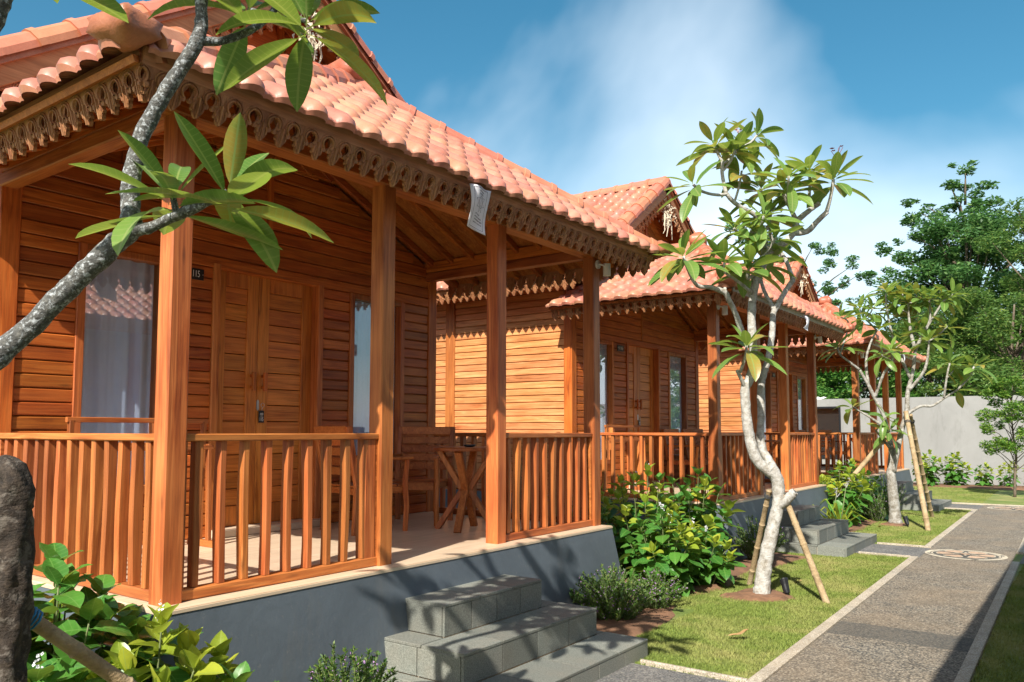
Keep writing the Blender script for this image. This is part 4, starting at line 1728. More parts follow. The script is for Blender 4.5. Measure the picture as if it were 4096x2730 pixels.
chair('teak armchair turned away, beside the double door with tag 115', hp(0, -1.48, 2.80), R(78))
chair('teak armchair facing out beside the round table on the nearest porch', hp(0, -1.52, 3.50), R(-64))
table('round teak table with crossed legs on the nearest porch', hp(0, -.80, 3.38))
ashtray('small black ashtray on the round porch table', hp(0, -.78, 3.40, FZ + .738))
rack('teak towel rack behind the nearest corner post', hp(0, -1.76, .87))
chair('left one of two teak armchairs behind the middle porch railing', hp(1, -1.70, 3.02), R(0))
chair('right one of two teak armchairs behind the middle porch railing', hp(1, -1.62, 3.66), R(-12))
table('round teak table in the far corner of the middle porch', hp(1, -.75, 3.75))
rack('teak towel rack below the number 116 on the middle porch', hp(1, -1.76, .87))
chair('left one of the teak armchairs on the farthest porch', hp(2, -1.70, 2.9), R(-8))
chair('right one of the teak armchairs on the farthest porch', hp(2, -1.5, 3.62), R(-40))
table('round teak table on the farthest porch', hp(2, -.72, 3.5))
for i, t in enumerate(('115', '116', '117')):
    number_plate(t, i, ('black plate with white numerals 115, half behind the nearest corner post', 'black plate with white numerals 116 beside the middle double door', 'black plate with white numerals 117 on the farthest wall')[i])
    key_tag(t, i, ('key with black tag 115 hanging in the nearest door', 'key with black tag 116 hanging in the middle door', 'key with black tag 117 hanging in the farthest door')[i])
banner(0, 2.045, 'white printed cloth with star emblem nailed to the nearest eave', False)
banner(1, 2.48, 'white printed cloth blown sideways on the middle eave', True)
banner(2, 2.45, 'small white printed cloth on the farthest eave', True)
wall_lamp(hp(0, 0, 4.37, 3.165), 'white spotlight on the far corner post of the nearest porch')
wall_lamp(hp(1, 0, .07, 3.145), 'white spotlight on the near corner post of the middle porch')
wall_lamp(hp(1, 0, 4.37, 3.165), 'white spotlight on the far corner post of the middle porch')
wall_lamp(hp(2, 0, .07, 3.145), 'white spotlight on the near corner post of the farthest porch')
husk(0, 'dried leaf offering in the nearest gable, partly behind frangipani leaves')
husk(1, 'bunch of bleached dried leaves hanging in the middle gable')
husk(2, 'small dried leaf offering in the farthest gable')

# ------------------------------------------------------------------ boundary wall
BW = empty('boundary_wall', (-6, 27.9, 0), 'plain grey rendered boundary wall behind the farthest bungalow', 'wall')
wb = MB()
wb.box(-18, -2.65, 0, .18, -.1, 2.69)
wb.box(-.88, 12, 0, .18, -.1, 2.69)
wb.box(-2.65, -.88, 0, .18, -.1, .70)
wb.box(-2.65, -.88, 0, .18, 2.44, 2.69)
wb.build('render_face', M_GREYWALL, BW)
wf = MB()
for a, b, c_, d_ in ((-2.65, -2.59, .7, 2.44), (-.94, -.88, .7, 2.44), (-2.59, -.94, 2.38, 2.44), (-2.59, -.94, .7, .76)):
    wf.box(a, b, -.02, .12, c_, d_)
wf.build('window_frame', M_BLACK, BW)
MB().box(-2.60, -.93, .05, .058, .74, 2.40).build('window_pane', M_GLASS, BW)
MB().box(-2.65, -.88, .165, .178, .7, 2.44).build('dark_lining', M_DARK, BW)
WN = empty('corrugated_awning', (-8.25, 28.4, 0), 'sliver of white corrugated roofing above the boundary wall', 'roof')
am = MB()
prof = [(k * .05, 2.70 + .02 * math.sin(k * 1.57)) for k in range(13)]
vs = [(x, 0, z) for x, z in prof] + [(x, 1.0, z + .12) for x, z in prof]
am.add(vs, [(k, k + 1, 13 + k + 1, 13 + k) for k in range(12)]).build('sheet', M_WHITE, WN)
am2 = MB()
am2.box(.05, .10, .3, .35, -.1, 2.71)
am2.box(.5, .55, .3, .35, -.1, 2.71)
am2.build('prop', M_WHITE, WN)

# ------------------------------------------------------------------ long building across the path (behind the camera; it throws the shade on the path)
def opposite():
    O = empty('long_pavilion', (2.6, 2, 0), 'long tiled pavilion across the path, mirrored in the porch windows', 'building')
    X0, X1, YA_, YB = -2.46, -.6, -9.5, 9.25
    rise = .95
    slope_o, _ = slope(O, (X0, YB, 3.32), (0, -1, 0), (X1 - X0, 0, rise), [(0, 0), (YB - YA_, 0), (YB - YA_, math.hypot(X1 - X0, rise)), (0, math.hypot(X1 - X0, rise))], 0)
    MB().box(X0 - .10, X0 - .07, YA_, YB, 3.12, 3.345).build('fascia', WF['y'], O)
    MB().box(-.9, -.8, YA_ + .3, YB - .3, 0, 4.0).build('wall', M_WHITE, O)
    for k in range(6):
        box('post', X0 + .5, X0 + .64, YA_ + .4 + k * 3.5, YA_ + .54 + k * 3.5, 0, 3.55, WD, O, .01, 'z')
    MB().box(X0 + .3, -.9, YA_ + .2, YB - .2, -.02, .25).build('plinth', M_PLINTH, O)
    return O


opposite()
T2_TRUNK = [(-2.721,7.862,-0.005,0.092),(-2.712,7.868,0.108,0.078),(-2.688,7.886,0.317,0.07),(-2.627,7.93,0.624,0.063),(-2.574,7.969,0.907,0.058),(-2.577,7.966,1.119,0.062),(-2.637,7.923,1.251,0.068)]
T2_STEMS = [[(-2.614,7.939,1.183,0.0534),(-2.726,7.858,1.302,0.0534),(-2.776,7.822,1.46,0.0534),(-2.801,7.803,1.632,0.0506),(-2.815,7.793,1.825,0.0478),(-2.819,7.79,2.019,0.0478),(-2.783,7.817,2.119,0.046),(-2.749,7.841,2.28,0.0442),(-2.752,7.839,2.519,0.0442),(-2.755,7.837,2.751,0.0414),(-2.737,7.85,2.97,0.0405),(-2.691,7.883,3.208,0.0396),(-2.646,7.916,3.354,0.0368),(-2.571,7.971,3.43,0.035),(-2.467,8.047,3.501,0.0331),(-2.404,8.117,3.599,0.0313)],[(-2.62,7.997,1.202,0.0534),(-2.676,8.018,1.307,0.046),(-2.734,8.026,1.414,0.0414),(-2.756,8.022,1.567,0.0386),(-2.745,8.029,1.759,0.0368),(-2.746,8.029,1.953,0.0368),(-2.736,8.036,2.098,0.0368),(-2.705,8.059,2.226,0.0331),(-2.678,8.078,2.341,0.0322),(-2.654,8.096,2.488,0.0313),(-2.638,8.108,2.634,0.0304),(-2.628,8.115,2.795,0.0294),(-2.583,8.148,2.902,0.0276),(-2.523,8.192,3.032,0.0258),(-2.46,8.238,3.145,0.0276)],[(-2.582,7.963,0.865,0.046),(-2.51,7.954,0.912,0.046),(-2.431,7.949,0.996,0.0442),(-2.404,7.944,1.022,0.0368)]]
T2_BR = [[(-2.405,8.117,3.598,0.034),(-2.389,8.165,3.717,0.03),(-2.338,8.24,3.8,0.028),(-2.268,8.316,3.88,0.026),(-2.214,8.355,3.927,0.026)],[(-2.405,8.117,3.598,0.034),(-2.28,8.146,3.604,0.03),(-2.191,8.149,3.683,0.028),(-2.096,8.194,3.784,0.026)],[(-2.396,8.16,3.745,0.026),(-2.418,8.12,3.823,0.022),(-2.444,8.064,3.907,0.02),(-2.462,8.013,3.982,0.02)],[(-2.103,8.188,3.778,0.022),(-2.059,8.159,3.882,0.018),(-2.026,8.146,4.019,0.017),(-2.012,8.131,4.085,0.016)],[(-2.27,8.314,3.88,0.02),(-2.298,8.319,3.999,0.017),(-2.291,8.324,4.131,0.016),(-2.291,8.324,4.272,0.016)],[(-2.644,7.917,3.354,0.036),(-2.672,8.021,3.543,0.028),(-2.697,8.064,3.64,0.026),(-2.736,8.074,3.742,0.026),(-2.762,8.018,3.818,0.025),(-2.833,7.904,3.87,0.022),(-2.896,7.796,3.921,0.022),(-2.935,7.705,3.99,0.021),(-2.956,7.69,4.073,0.019),(-2.973,7.678,4.222,0.017),(-2.967,7.682,4.315,0.017),(-2.996,7.661,4.39,0.015),(-3.028,7.637,4.479,0.014)],[(-2.966,7.683,4.311,0.016),(-2.93,7.784,4.373,0.014),(-2.883,7.867,4.486,0.013)],[(-2.936,7.704,3.992,0.018),(-2.982,7.609,3.969,0.016),(-3.036,7.508,3.965,0.015),(-3.088,7.408,3.981,0.015),(-3.128,7.317,4.025,0.014)],[(-2.697,8.064,3.64,0.022),(-2.676,8.204,3.751,0.018),(-2.693,8.253,3.898,0.017),(-2.711,8.24,3.994,0.016),(-2.748,8.213,4.1,0.015),(-2.762,8.203,4.148,0.014)],[(-2.69,8.255,3.898,0.015),(-2.652,8.345,3.989,0.014),(-2.611,8.375,4.086,0.013),(-2.603,8.381,4.144,0.013)],[(-2.818,7.79,2.516,0.03),(-2.835,7.717,2.654,0.03),(-2.857,7.638,2.791,0.028),(-2.881,7.559,2.89,0.028),(-2.904,7.505,2.96,0.028),(-2.99,7.356,2.997,0.022),(-3.069,7.237,3.005,0.02),(-3.118,7.163,3.131,0.017),(-3.154,7.112,3.279,0.016)],[(-2.904,7.505,2.96,0.02),(-2.905,7.529,3.005,0.018)],[(-2.738,7.849,2.97,0.02),(-2.775,7.699,3.034,0.016),(-2.842,7.588,3.105,0.014),(-2.891,7.49,3.158,0.013),(-2.892,7.489,3.247,0.013)],[(-2.706,7.873,3.189,0.02),(-2.727,7.671,3.105,0.016),(-2.701,7.628,3.185,0.014),(-2.701,7.629,3.22,0.013)],[(-2.672,8.021,3.525,0.02),(-2.731,7.916,3.568,0.015),(-2.831,7.781,3.574,0.014),(-2.886,7.741,3.644,0.013)],[(-2.677,8.017,3.581,0.018),(-2.682,7.828,3.553,0.015),(-2.715,7.742,3.589,0.013)],[(-2.46,8.238,3.145,0.026),(-2.502,8.269,3.267,0.022),(-2.562,8.287,3.41,0.02),(-2.666,8.273,3.572,0.018),(-2.693,8.253,3.743,0.016),(-2.676,8.266,3.882,0.014)],[(-2.615,8.125,2.829,0.024),(-2.703,8.122,3.005,0.02),(-2.757,8.144,3.164,0.018),(-2.748,8.189,3.264,0.016),(-2.722,8.232,3.363,0.014)],[(-2.81,7.797,2.014,0.024),(-2.829,7.709,2.124,0.02),(-2.843,7.649,2.197,0.02)],[(-2.828,7.684,2.179,0.018),(-2.786,7.666,2.27,0.016),(-2.751,7.654,2.362,0.015),(-2.739,7.625,2.433,0.014)]]
T2_WH = [(-3.038,7.63,4.521,9),(-2.875,7.873,4.516,8),(-3.137,7.311,4.038,9),(-2.762,8.203,4.152,10),(-2.29,8.324,4.291,12),(-2.007,8.135,4.103,13),(-2.469,8.008,4.018,9),(-2.889,7.739,3.651,9),(-2.718,7.74,3.597,9),(-3.157,7.11,3.29,13),(-2.892,7.489,3.265,11),(-2.7,7.629,3.229,10),(-2.718,8.235,3.378,9),(-2.676,8.266,3.891,10),(-2.737,7.627,2.438,11)]
T3_TRUNK = [(-2.904,15.235,-0.028,0.12),(-2.91,15.23,0.195,0.096),(-2.925,15.219,0.554,0.088),(-2.952,15.2,0.906,0.072),(-2.952,15.2,0.986,0.03)]
T3_STEMS = [[(-2.953,15.199,0.868,0.066),(-2.94,15.27,1.296,0.0478),(-3.003,15.287,1.66,0.0415),(-3.058,15.247,1.927,0.0351),(-3.162,15.17,2.194,0.0319),(-3.249,15.107,2.424,0.0287),(-3.367,15.021,2.693,0.0224)],[(-2.928,15.217,0.906,0.066),(-2.834,15.224,1.298,0.051),(-2.75,15.285,1.697,0.0446),(-2.683,15.334,1.909,0.0446),(-2.66,15.351,2.303,0.0351),(-2.591,15.401,2.592,0.0319),(-2.536,15.442,3.027,0.0287)],[(-2.683,15.334,1.909,0.0319),(-2.472,15.364,2.042,0.0255),(-2.3,15.428,2.048,0.0224),(-2.125,15.494,2.174,0.0191),(-1.926,15.577,2.321,0.014)],[(-3.003,15.287,1.66,0.0287),(-3.256,15.226,1.852,0.0191),(-3.42,15.168,1.968,0.014),(-3.52,15.132,2.046,0.0115)]]
T3_BR = [[(-2.536,15.442,3.027,0.034),(-2.603,15.454,3.378,0.0255),(-2.629,15.498,3.694,0.0204),(-2.631,15.496,3.849,0.017)],[(-2.536,15.442,3.027,0.034),(-2.415,15.468,3.289,0.0255),(-2.303,15.55,3.557,0.0221),(-2.299,15.552,3.902,0.017)],[(-2.382,15.491,3.35,0.0221),(-2.204,15.498,3.657,0.0187),(-2.067,15.536,3.878,0.017)],[(-3.367,15.021,2.693,0.0255),(-3.476,14.88,2.804,0.0204),(-3.614,14.717,2.953,0.017),(-3.642,14.697,3.084,0.0153)],[(-3.249,15.107,2.424,0.0298),(-3.293,15.199,2.857,0.0221),(-3.234,15.303,3.173,0.0187),(-3.134,15.377,3.408,0.017),(-3.089,15.409,3.448,0.0153)],[(-3.162,15.17,2.194,0.0298),(-3.006,15.16,2.61,0.0238),(-2.856,15.146,2.831,0.0204),(-2.871,15.135,2.983,0.017)],[(-2.617,15.382,2.531,0.0298),(-2.829,15.413,3.08,0.0238),(-2.923,15.407,3.474,0.0204),(-2.977,15.429,3.951,0.017),(-2.974,15.431,4.068,0.0153)],[(-3.134,15.377,3.408,0.017),(-3.298,15.319,3.611,0.0153),(-3.349,15.282,3.611,0.0136)],[(-2.66,15.351,2.303,0.0298),(-2.384,15.366,2.672,0.0255),(-2.308,15.36,3.12,0.0187),(-2.307,15.361,3.157,0.017)],[(-2.125,15.494,2.174,0.0204),(-2.07,15.472,2.515,0.017),(-2.02,15.508,2.777,0.0153)],[(-1.926,15.577,2.321,0.0187),(-1.763,15.634,2.512,0.017),(-1.678,15.696,2.714,0.0153)],[(-3.614,14.717,2.953,0.017),(-3.503,14.922,3.505,0.0136),(-3.613,14.842,3.621,0.0119)],[(-2.94,15.27,1.296,0.034),(-3.054,15.063,1.508,0.0187),(-3.119,14.954,1.621,0.017)]]
T3_WH = [(-2.63,15.497,3.888,11),(-2.297,15.554,3.964,11),(-2.054,15.546,3.916,11),(-3.648,14.692,3.099,10),(-3.076,15.419,3.471,10),(-2.87,15.136,3.013,9),(-2.973,15.432,4.124,12),(-3.361,15.273,3.627,10),(-2.306,15.362,3.195,11),(-2.013,15.513,2.8,8),(-1.665,15.705,2.736,10),(-3.618,14.838,3.637,8),(-3.532,15.123,2.054,6),(-1.924,15.578,2.366,6),(-2.536,15.874,3.731,9),(-2.872,15.753,3.745,9)]
T1_STUMP = [(-2.657,1.094,0.624,0.075),(-2.66,1.092,0.812,0.07),(-2.661,1.092,1.003,0.066),(-2.664,1.089,1.195,0.066),(-2.674,1.082,1.351,0.072),(-2.667,1.087,1.442,0.066),(-2.686,1.073,1.494,0.045),(-2.7,1.063,1.514,0.02)]
T1_LIMB = [(-2.917,0.992,1.715,0.05),(-2.877,1.058,1.793,0.042),(-2.812,1.167,1.922,0.036),(-2.735,1.223,2.026,0.035),(-2.658,1.28,2.124,0.034),(-2.597,1.324,2.202,0.034),(-2.547,1.361,2.265,0.035),(-2.569,1.369,2.35,0.03),(-2.57,1.368,2.409,0.029),(-2.573,1.379,2.494,0.028),(-2.567,1.407,2.614,0.026),(-2.519,1.442,2.732,0.025),(-2.468,1.48,2.839,0.024),(-2.429,1.509,2.931,0.024),(-2.421,1.514,3.011,0.021),(-2.427,1.51,3.119,0.02),(-2.471,1.515,3.294,0.018),(-2.518,1.506,3.466,0.016)]
T1_BR = [[(-2.541,1.365,2.26,0.025),(-2.481,1.384,2.26,0.019),(-2.426,1.411,2.282,0.017),(-2.357,1.437,2.305,0.018),(-2.274,1.46,2.328,0.014),(-2.207,1.485,2.355,0.0125)],[(-2.386,1.429,2.298,0.014),(-2.384,1.418,2.323,0.011),(-2.39,1.413,2.356,0.01)],[(-2.429,1.509,2.931,0.02),(-2.401,1.566,2.94,0.014),(-2.37,1.638,2.985,0.0135),(-2.343,1.707,3.054,0.013),(-2.317,1.751,3.132,0.012),(-2.304,1.786,3.222,0.012),(-2.301,1.849,3.385,0.011)],[(-2.335,1.713,3.067,0.012),(-2.271,1.735,3.054,0.01),(-2.188,1.77,3.036,0.009)],[(-2.34,1.709,3.076,0.011),(-2.397,1.717,3.111,0.009),(-2.436,1.714,3.13,0.009)],[(-2.232,0.724,2.457,0.03),(-2.167,0.771,2.556,0.024),(-2.136,0.794,2.633,0.02),(-2.123,0.803,2.7,0.018),(-2.108,0.814,2.811,0.017)]]
T1_WH = [(-2.39,1.413,2.359,10),(-2.199,1.491,2.359,10),(-2.186,1.772,3.036,10),(-2.436,1.714,3.131,8),(-2.299,1.851,3.393,9),(-2.52,1.504,3.482,10),(-2.106,0.815,2.822,9)]

# ------------------------------------------------------------------ leaves
def leaf_mesh(name, mat, prof, droop, fold, nseg=8, stalk=.06, wav=0.0, seed=0):
    """unit-length leaf along +x, upper face +z; prof(t) gives the half width"""
    rnd = random.Random(seed)
    vs, fs = [], []
    ph = rnd.uniform(0, 6)
    for i in range(nseg + 1):
        t = i / nseg
        x = stalk + (1 - stalk) * t
        w = prof(t)
        g = droop * x
        px = math.sin(g) / droop if abs(droop) > 1e-4 else x
        pz = -(1 - math.cos(g)) / droop if abs(droop) > 1e-4 else 0
        up = V((math.sin(g), 0, math.cos(g)))
        c = V((px, 0, pz))
        f = w * math.tan(fold) + wav * math.sin(t * 9 + ph) * w
        f2 = w * math.tan(fold) + wav * math.sin(t * 8 + ph + 2) * w
        vs += [c + V((0, -w, 0)) + up * f, c + V((0, -w * .5, 0)) + up * f * .38, c, c + V((0, w * .5, 0)) + up * f2 * .38, c + V((0, w, 0)) + up * f2]
    for i in range(nseg):
        for j in range(4):
            fs.append((i * 5 + j, (i + 1) * 5 + j, (i + 1) * 5 + j + 1, i * 5 + j + 1))
    # stalk
    n = len(vs)
    vs += [V((0, -.008, 0)), V((0, .008, 0)), V((stalk + .02, .008, 0)), V((stalk + .02, -.008, 0))]
    fs.append((n, n + 3, n + 2, n + 1))
    return mesh_from(name, vs, fs, mat, True)


pf_fr = lambda t: .145 * (math.sin(math.pi * min(1, t) ** .92) ** .75) * (.75 + .45 * t) if 0 < t < 1 else 0.0015
pf_cr = lambda t: .315 * (math.sin(math.pi * t ** .80) ** .8) if 0 < t < 1 else 0.002
FRANG = [leaf_mesh('leaf', M_FRANG, pf_fr, d, f, 9, .09, .03, k) for k, (d, f) in enumerate(((.15, .22), (.45, .25), (.75, .18), (1.1, .28), (.3, .32)))]
CROT = [leaf_mesh('leaf', M_CROT, pf_cr, d, f, 6, .10, .10, k) for k, (d, f) in enumerate(((.3, .2), (.7, .3), (1.0, .15), (.5, .35)))]
LIME = [leaf_mesh('leaf', M_LIME, pf_cr, d, f, 6, .08, .08, k + 9) for k, (d, f) in enumerate(((-.3, .35), (.2, .4), (.5, .3)))]
DRY = [leaf_mesh('fallen_leaf', M_DRYLEAF, pf_fr, d, f, 8, .12, .25, k + 20) for k, (d, f) in enumerate(((-.9, .35), (.8, .5), (-1.3, .2)))]


def put_leaf(mesh, parent, p, d, up, L, roll=0.0, name='leaf'):
    x = V(d).normalized()
    z = V(up) - x * V(up).dot(x)
    z = z.normalized() if z.length > 1e-4 else x.orthogonal().normalized()
    y = z.cross(x)
    m = frame_mtx(p, x, y, z)
    if roll: m = m @ Matrix.Rotation(roll, 4, 'X')
    return ob(name, mesh, parent, mtx=m @ Matrix.Diagonal((L, L, L, 1)))


def whorl(parent, p, axis, n, L0, L1, rnd, meshes=FRANG, spread=(25, 105)):
    axis = V(axis).normalized()
    a = axis.orthogonal().normalized()
    b = axis.cross(a)
    g0 = rnd.uniform(0, 6.28)
    for k in range(n):
        t = (k + .5) / n
        g = g0 + k * 2.39996
        el = R(spread[0] + (spread[1] - spread[0]) * t ** .8 + rnd.uniform(-10, 10))
        rad = a * math.cos(g) + b * math.sin(g)
        d = axis * math.cos(el) + rad * math.sin(el)
        base = V(p) - axis * (.05 * t * L1 / .3)
        L = L0 + (L1 - L0) * min(1, .25 + 1.1 * t) * rnd.uniform(.8, 1.05)
        put_leaf(meshes[rnd.randrange(len(meshes))], parent, base, d, axis * 1.0 + V((0, 0, .55)) - rad * .1, L, rnd.uniform(-.35, .35))


def wob_tube(P, sub=4, n=10, seed=0, amp=.06, scars=True):
    rnd = random.Random(seed)
    Q = smooth_path(P, sub)
    pts, rad = [], []
    for q in Q:
        pts.append(V(q[:3]) + V((rnd.uniform(-1, 1), rnd.uniform(-1, 1), rnd.uniform(-1, 1))) * q[3] * amp)
        rad.append(q[3] * (1 + rnd.uniform(-amp, amp)))
    return tube_data(pts, rad, n)


def rough_tube(P, seed):
    """trunk with lumpy, ridged bark"""
    Q = smooth_path(P, 10)
    n = 28
    vs, fs = tube_data([V(q[:3]) for q in Q], [q[3] for q in Q], n)
    rnd = random.Random(seed)
    ph = [rnd.uniform(0, 6.28) for _ in range(9)]
    out = []
    for i, v in enumerate(vs):
        c = V(Q[min(i // n, len(Q) - 1)][:3])
        a = 2 * math.pi * (i % n) / n
        z = v.z
        k = .10 * math.sin(2 * a + 9 * z + ph[0]) + .07 * math.sin(5 * a - 23 * z + ph[1]) + .06 * math.sin(3 * a + 47 * z + ph[2]) + .05 * math.sin(9 * a + 31 * z + ph[3]) + rnd.uniform(-.05, .05)
        out.append(c + (v - c) * (1 + k))
    return out, fs


def merge_tube(mb, P, **kw):
    mb.add(*wob_tube(P, **kw))


def frangipani(name, loc, label, trunk, stems, branches, whorls, mats, L0, L1, seed, group='frangipani trees along the path', rough=False, extra=0):
    T = empty(name, loc, label, 'tree', group)
    inv = V(loc)
    sh = lambda P: [(p[0] - inv.x, p[1] - inv.y, p[2] - inv.z, p[3]) for p in P]
    mb = MB()
    merge_tube(mb, sh(trunk), sub=6, n=14, seed=seed, amp=.05) if not rough else mb.add(*rough_tube(sh(trunk), seed))
    for k, s in enumerate(stems):
        merge_tube(mb, sh(s), sub=5, n=12, seed=seed + k, amp=.05)
    mb.build('trunk', mats[0], T, True)
    for k, b in enumerate(branches):
        m = MB()
        merge_tube(m, sh(b), sub=4, n=8, seed=seed + 30 + k, amp=.04)
        m.build('branch', mats[-1], T, True)
    rnd = random.Random(seed)
    for k in range(extra):                      # smaller side twigs, each with its own rosette
        b = branches[rnd.randrange(len(branches))]
        j = rnd.randrange(max(1, len(b) // 2), len(b))
        p0 = V(b[j][:3]) - inv
        d = V((rnd.uniform(-1, 1), rnd.uniform(-1, 1), rnd.uniform(.1, 1.0))).normalized()
        L = rnd.uniform(.16, .38)
        q = p0 + d * L + V((0, 0, .08))
        m = MB()
        merge_tube(m, [(*p0, .014), (*(p0.lerp(q, .5) + V((d.x, d.y, 0)) * .04), .012), (*q, .011)], sub=3, n=7, seed=seed + 70 + k)
        m.build('branch', mats[-1], T, True)
        whorl(T, q, (d + V((0, 0, .9))).normalized(), rnd.randrange(8, 12), L0 * .9, L1 * .9, rnd)
    ends = [(V(b[-1][:3]), V(b[-1][:3]) - V(b[-2][:3])) for b in branches]
    for w in whorls:
        p = V(w[:3])
        e = min(ends, key=lambda q: (q[0] - p).length)
        ax = e[1].normalized() if (e[0] - p).length < .12 else V((0, 0, 1))
        ax = (ax + V((0, 0, .8)) + V((rnd.uniform(-.2, .2), rnd.uniform(-.2, .2), 0))).normalized()
        whorl(T, p - inv, ax, int(w[3] * 1.4), L0, L1, rnd)
    return T


def flower_spray(T, p, n, rnd, mat, name='flower'):
    mb = MB()
    p = V(p)
    for k in range(n):
        q = p + V((rnd.uniform(-.05, .05), rnd.uniform(-.05, .05), rnd.uniform(0, .08)))
        for j in range(5):
            a = j * 1.2566 + k
            d = V((math.cos(a), math.sin(a), .5)) * .022
            s = V((-math.sin(a), math.cos(a), 0)) * .009
            mb.add([q, q + d * .6 + s, q + d, q + d * .6 - s], [(0, 1, 2, 3)])
    for k in range(5):
        q = p + V((rnd.uniform(-.06, .06), rnd.uniform(-.06, .06), rnd.uniform(.0, .07)))
        mb.tube([p - V((0, 0, .06)), q], .003, 4)
    mb.build(name, mat, T)


T2 = frangipani('frangipani_tree', T2_TRUNK[0][:2] + (0,), 'large white-barked frangipani on the lawn before the middle bungalow', T2_TRUNK, T2_STEMS, T2_BR, T2_WH, (M_BARK2,), .24, .45, 21, extra=6)
_i2 = V(T2_TRUNK[0][:2] + (0,))
flower_spray(T2, V(T2_WH[1][:3]) - _i2 + V((0.02, 0, .17)), 3, random.Random(3), M_PINK)
flower_spray(T2, V(T2_WH[5][:3]) - _i2 + V((0.03, 0, .24)), 4, random.Random(4), M_BUD)
T3 = frangipani('frangipani_tree', T3_TRUNK[0][:2] + (0,), 'farther frangipani with two stems, propped by bamboo near the grey wall', T3_TRUNK, T3_STEMS, T3_BR, T3_WH, (M_BARK3,), .24, .46, 33, extra=14)
_i3 = V(T3_TRUNK[0][:2] + (0,))
flower_spray(T3, V(T3_WH[11][:3]) - _i3 + V((0, 0, .16)), 4, random.Random(5), M_BUD)
# the near tree: a cut trunk and a long limb that leaves it outside the frame
_low = T1_STUMP[0]
T1_BASE = [(_low[0] + .03, _low[1] - .03, -.02, .10), (_low[0] + .02, _low[1] - .02, .15, .09), (_low[0] + .01, _low[1], .4, .07)] + [q[:3] + (q[3] * .86,) for q in T1_STUMP]
T1_LINK = [(-2.69, 1.06, .95, .06), (-2.85, .96, 1.25, .055), (-2.95, .93, 1.5, .052)] + T1_LIMB
T1 = frangipani('frangipani_tree', (round(T1_BASE[0][0], 3), round(T1_BASE[0][1], 3), 0), 'nearest frangipani, dark cut trunk and lichen-spotted limb at the left edge', T1_BASE, [], [], [], (M_STUMP,), .2, .33, 44, rough=True)
_i1 = V((round(T1_BASE[0][0], 3), round(T1_BASE[0][1], 3), 0))
_r1 = random.Random(77)
for k, b in enumerate([T1_LINK] + T1_BR):
    m = MB()
    merge_tube(m, [(p[0] - _i1.x, p[1] - _i1.y, p[2], p[3]) for p in b], sub=5, n=12, seed=60 + k, amp=.07)
    m.build('branch', M_BARK1, T1, True)
for w in T1_WH:
    whorl(T1, V(w[:3]) - _i1, V((_r1.uniform(-.2, .2), _r1.uniform(-.2, .2), 1)), int(w[3]) + 2, .20, .37, _r1, spread=(12, 100))
# upper crown of the near tree, above the frame: it dapples the steps and plinth
T1_CROWN = [(-2.77, 0.63, 3.7), (-1.7, 2.07, 3.5), (-1.93, 1.44, 3.84), (-2.18, 0.65, 3.92), (-2.54, 0.99, 3.62), (-2.15, 1.58, 4.24), (-2.6, 0.5, 3.75), (-1.9, 1.17, 3.78), (-2.48, 1.59, 4.07), (-2.6, 1.93, 4.16), (-2.68, 1.38, 3.74), (-2.41, 1.85, 3.84), (-2.28, 1.1, 3.92), (-1.74, 1.38, 3.94), (-1.99, 2.1, 3.84), (-2.43, 0.66, 3.96), (-1.86, 1.63, 3.51), (-2.29, 1.31, 3.98), (-2.04, 1.88, 3.87)]
for k, q in enumerate(T1_CROWN):
    p0 = V(T1_LIMB[-1][:3]) - _i1
    q = V(q) - _i1
    m = MB()
    merge_tube(m, [(*p0, .016), (*(p0.lerp(q, .5) + V((0, 0, -.03))), .014), (*q, .012)], sub=4, n=7, seed=90 + k)
    m.build('branch', M_BARK1, T1, True)
    whorl(T1, q, V((0, 0, 1)), 8, .18, .34, _r1, spread=(25, 88))


def bamboo(label, a, b, r, seed, group='bamboo stakes', tie=None, tiemat=None):
    a, b = V(a), V(b)
    B = empty('bamboo_stake', a, label, 'stake', group)
    rnd = random.Random(seed)
    d = b - a
    pts, rad = [], []
    L = d.length
    t = 0.0
    while t < L:
        seg = rnd.uniform(.20, .30)
        e = min(t + seg, L)
        for u, k in ((t + .001, 1.0), (t + .02, .95), ((t + e) / 2, .93), (e - .02, .96), (e - .006, 1.10), (e - .002, 1.12)):
            if not pts or u > pts[-1][0] + 1e-4:
                pts.append((u, k))
        t = e
    x = d.normalized()
    P = [x * u + V((0, 0, 0)) for u, k in pts]
    mb = MB().tube(P, [r * k * (1 - .12 * u / L) for u, k in pts], 12)
    mb.build('cane', M_BAMBOO, B, True)
    if tie is not None:
        c = x * (L * tie)
        s = x.orthogonal().normalized()
        q = x.cross(s)
        loop = [c + x * (.012 * k / 24) * 3 + (s * math.cos(k * .8) + q * math.sin(k * .8)) * r * 1.2 for k in range(30)]
        MB().tube(loop, .004, 5).build('tie', tiemat or M_TWINE, B, True)
    return B


bamboo('thin bamboo stake leaning left behind the large white trunk', (-3.024, 8.361, -.02), (-2.66, 7.97, 1.02), .030, 1, tie=.93)
bamboo('bamboo stake propping the large white trunk from the lawn side', (-2.118, 7.919, -.02), (-2.52, 7.99, .98), .034, 2, tie=.94)
bamboo('bamboo stake rising from the lawn to the farther frangipani fork', (-2.304, 14.648, -.02), (-2.68, 15.22, 1.95), .046, 3, tie=.9)
bamboo('bamboo stake just behind the lawn stake of the farther frangipani', (-2.60, 17.0, -.02), (-2.66, 15.5, 1.9), .040, 4, tie=.93)
bamboo('grey bamboo stake slanting out of the shrubs to the farther frangipani', (-3.95, 14.0, .05), (-2.98, 15.12, 1.52), .045, 5, tie=.93)
bamboo('weathered bamboo stake slanting down from the nearest dark trunk', (-2.70, 2.10, .20), (-2.735, 1.13, 1.06), .028, 6, tie=.93, tiemat=M_BLUE)


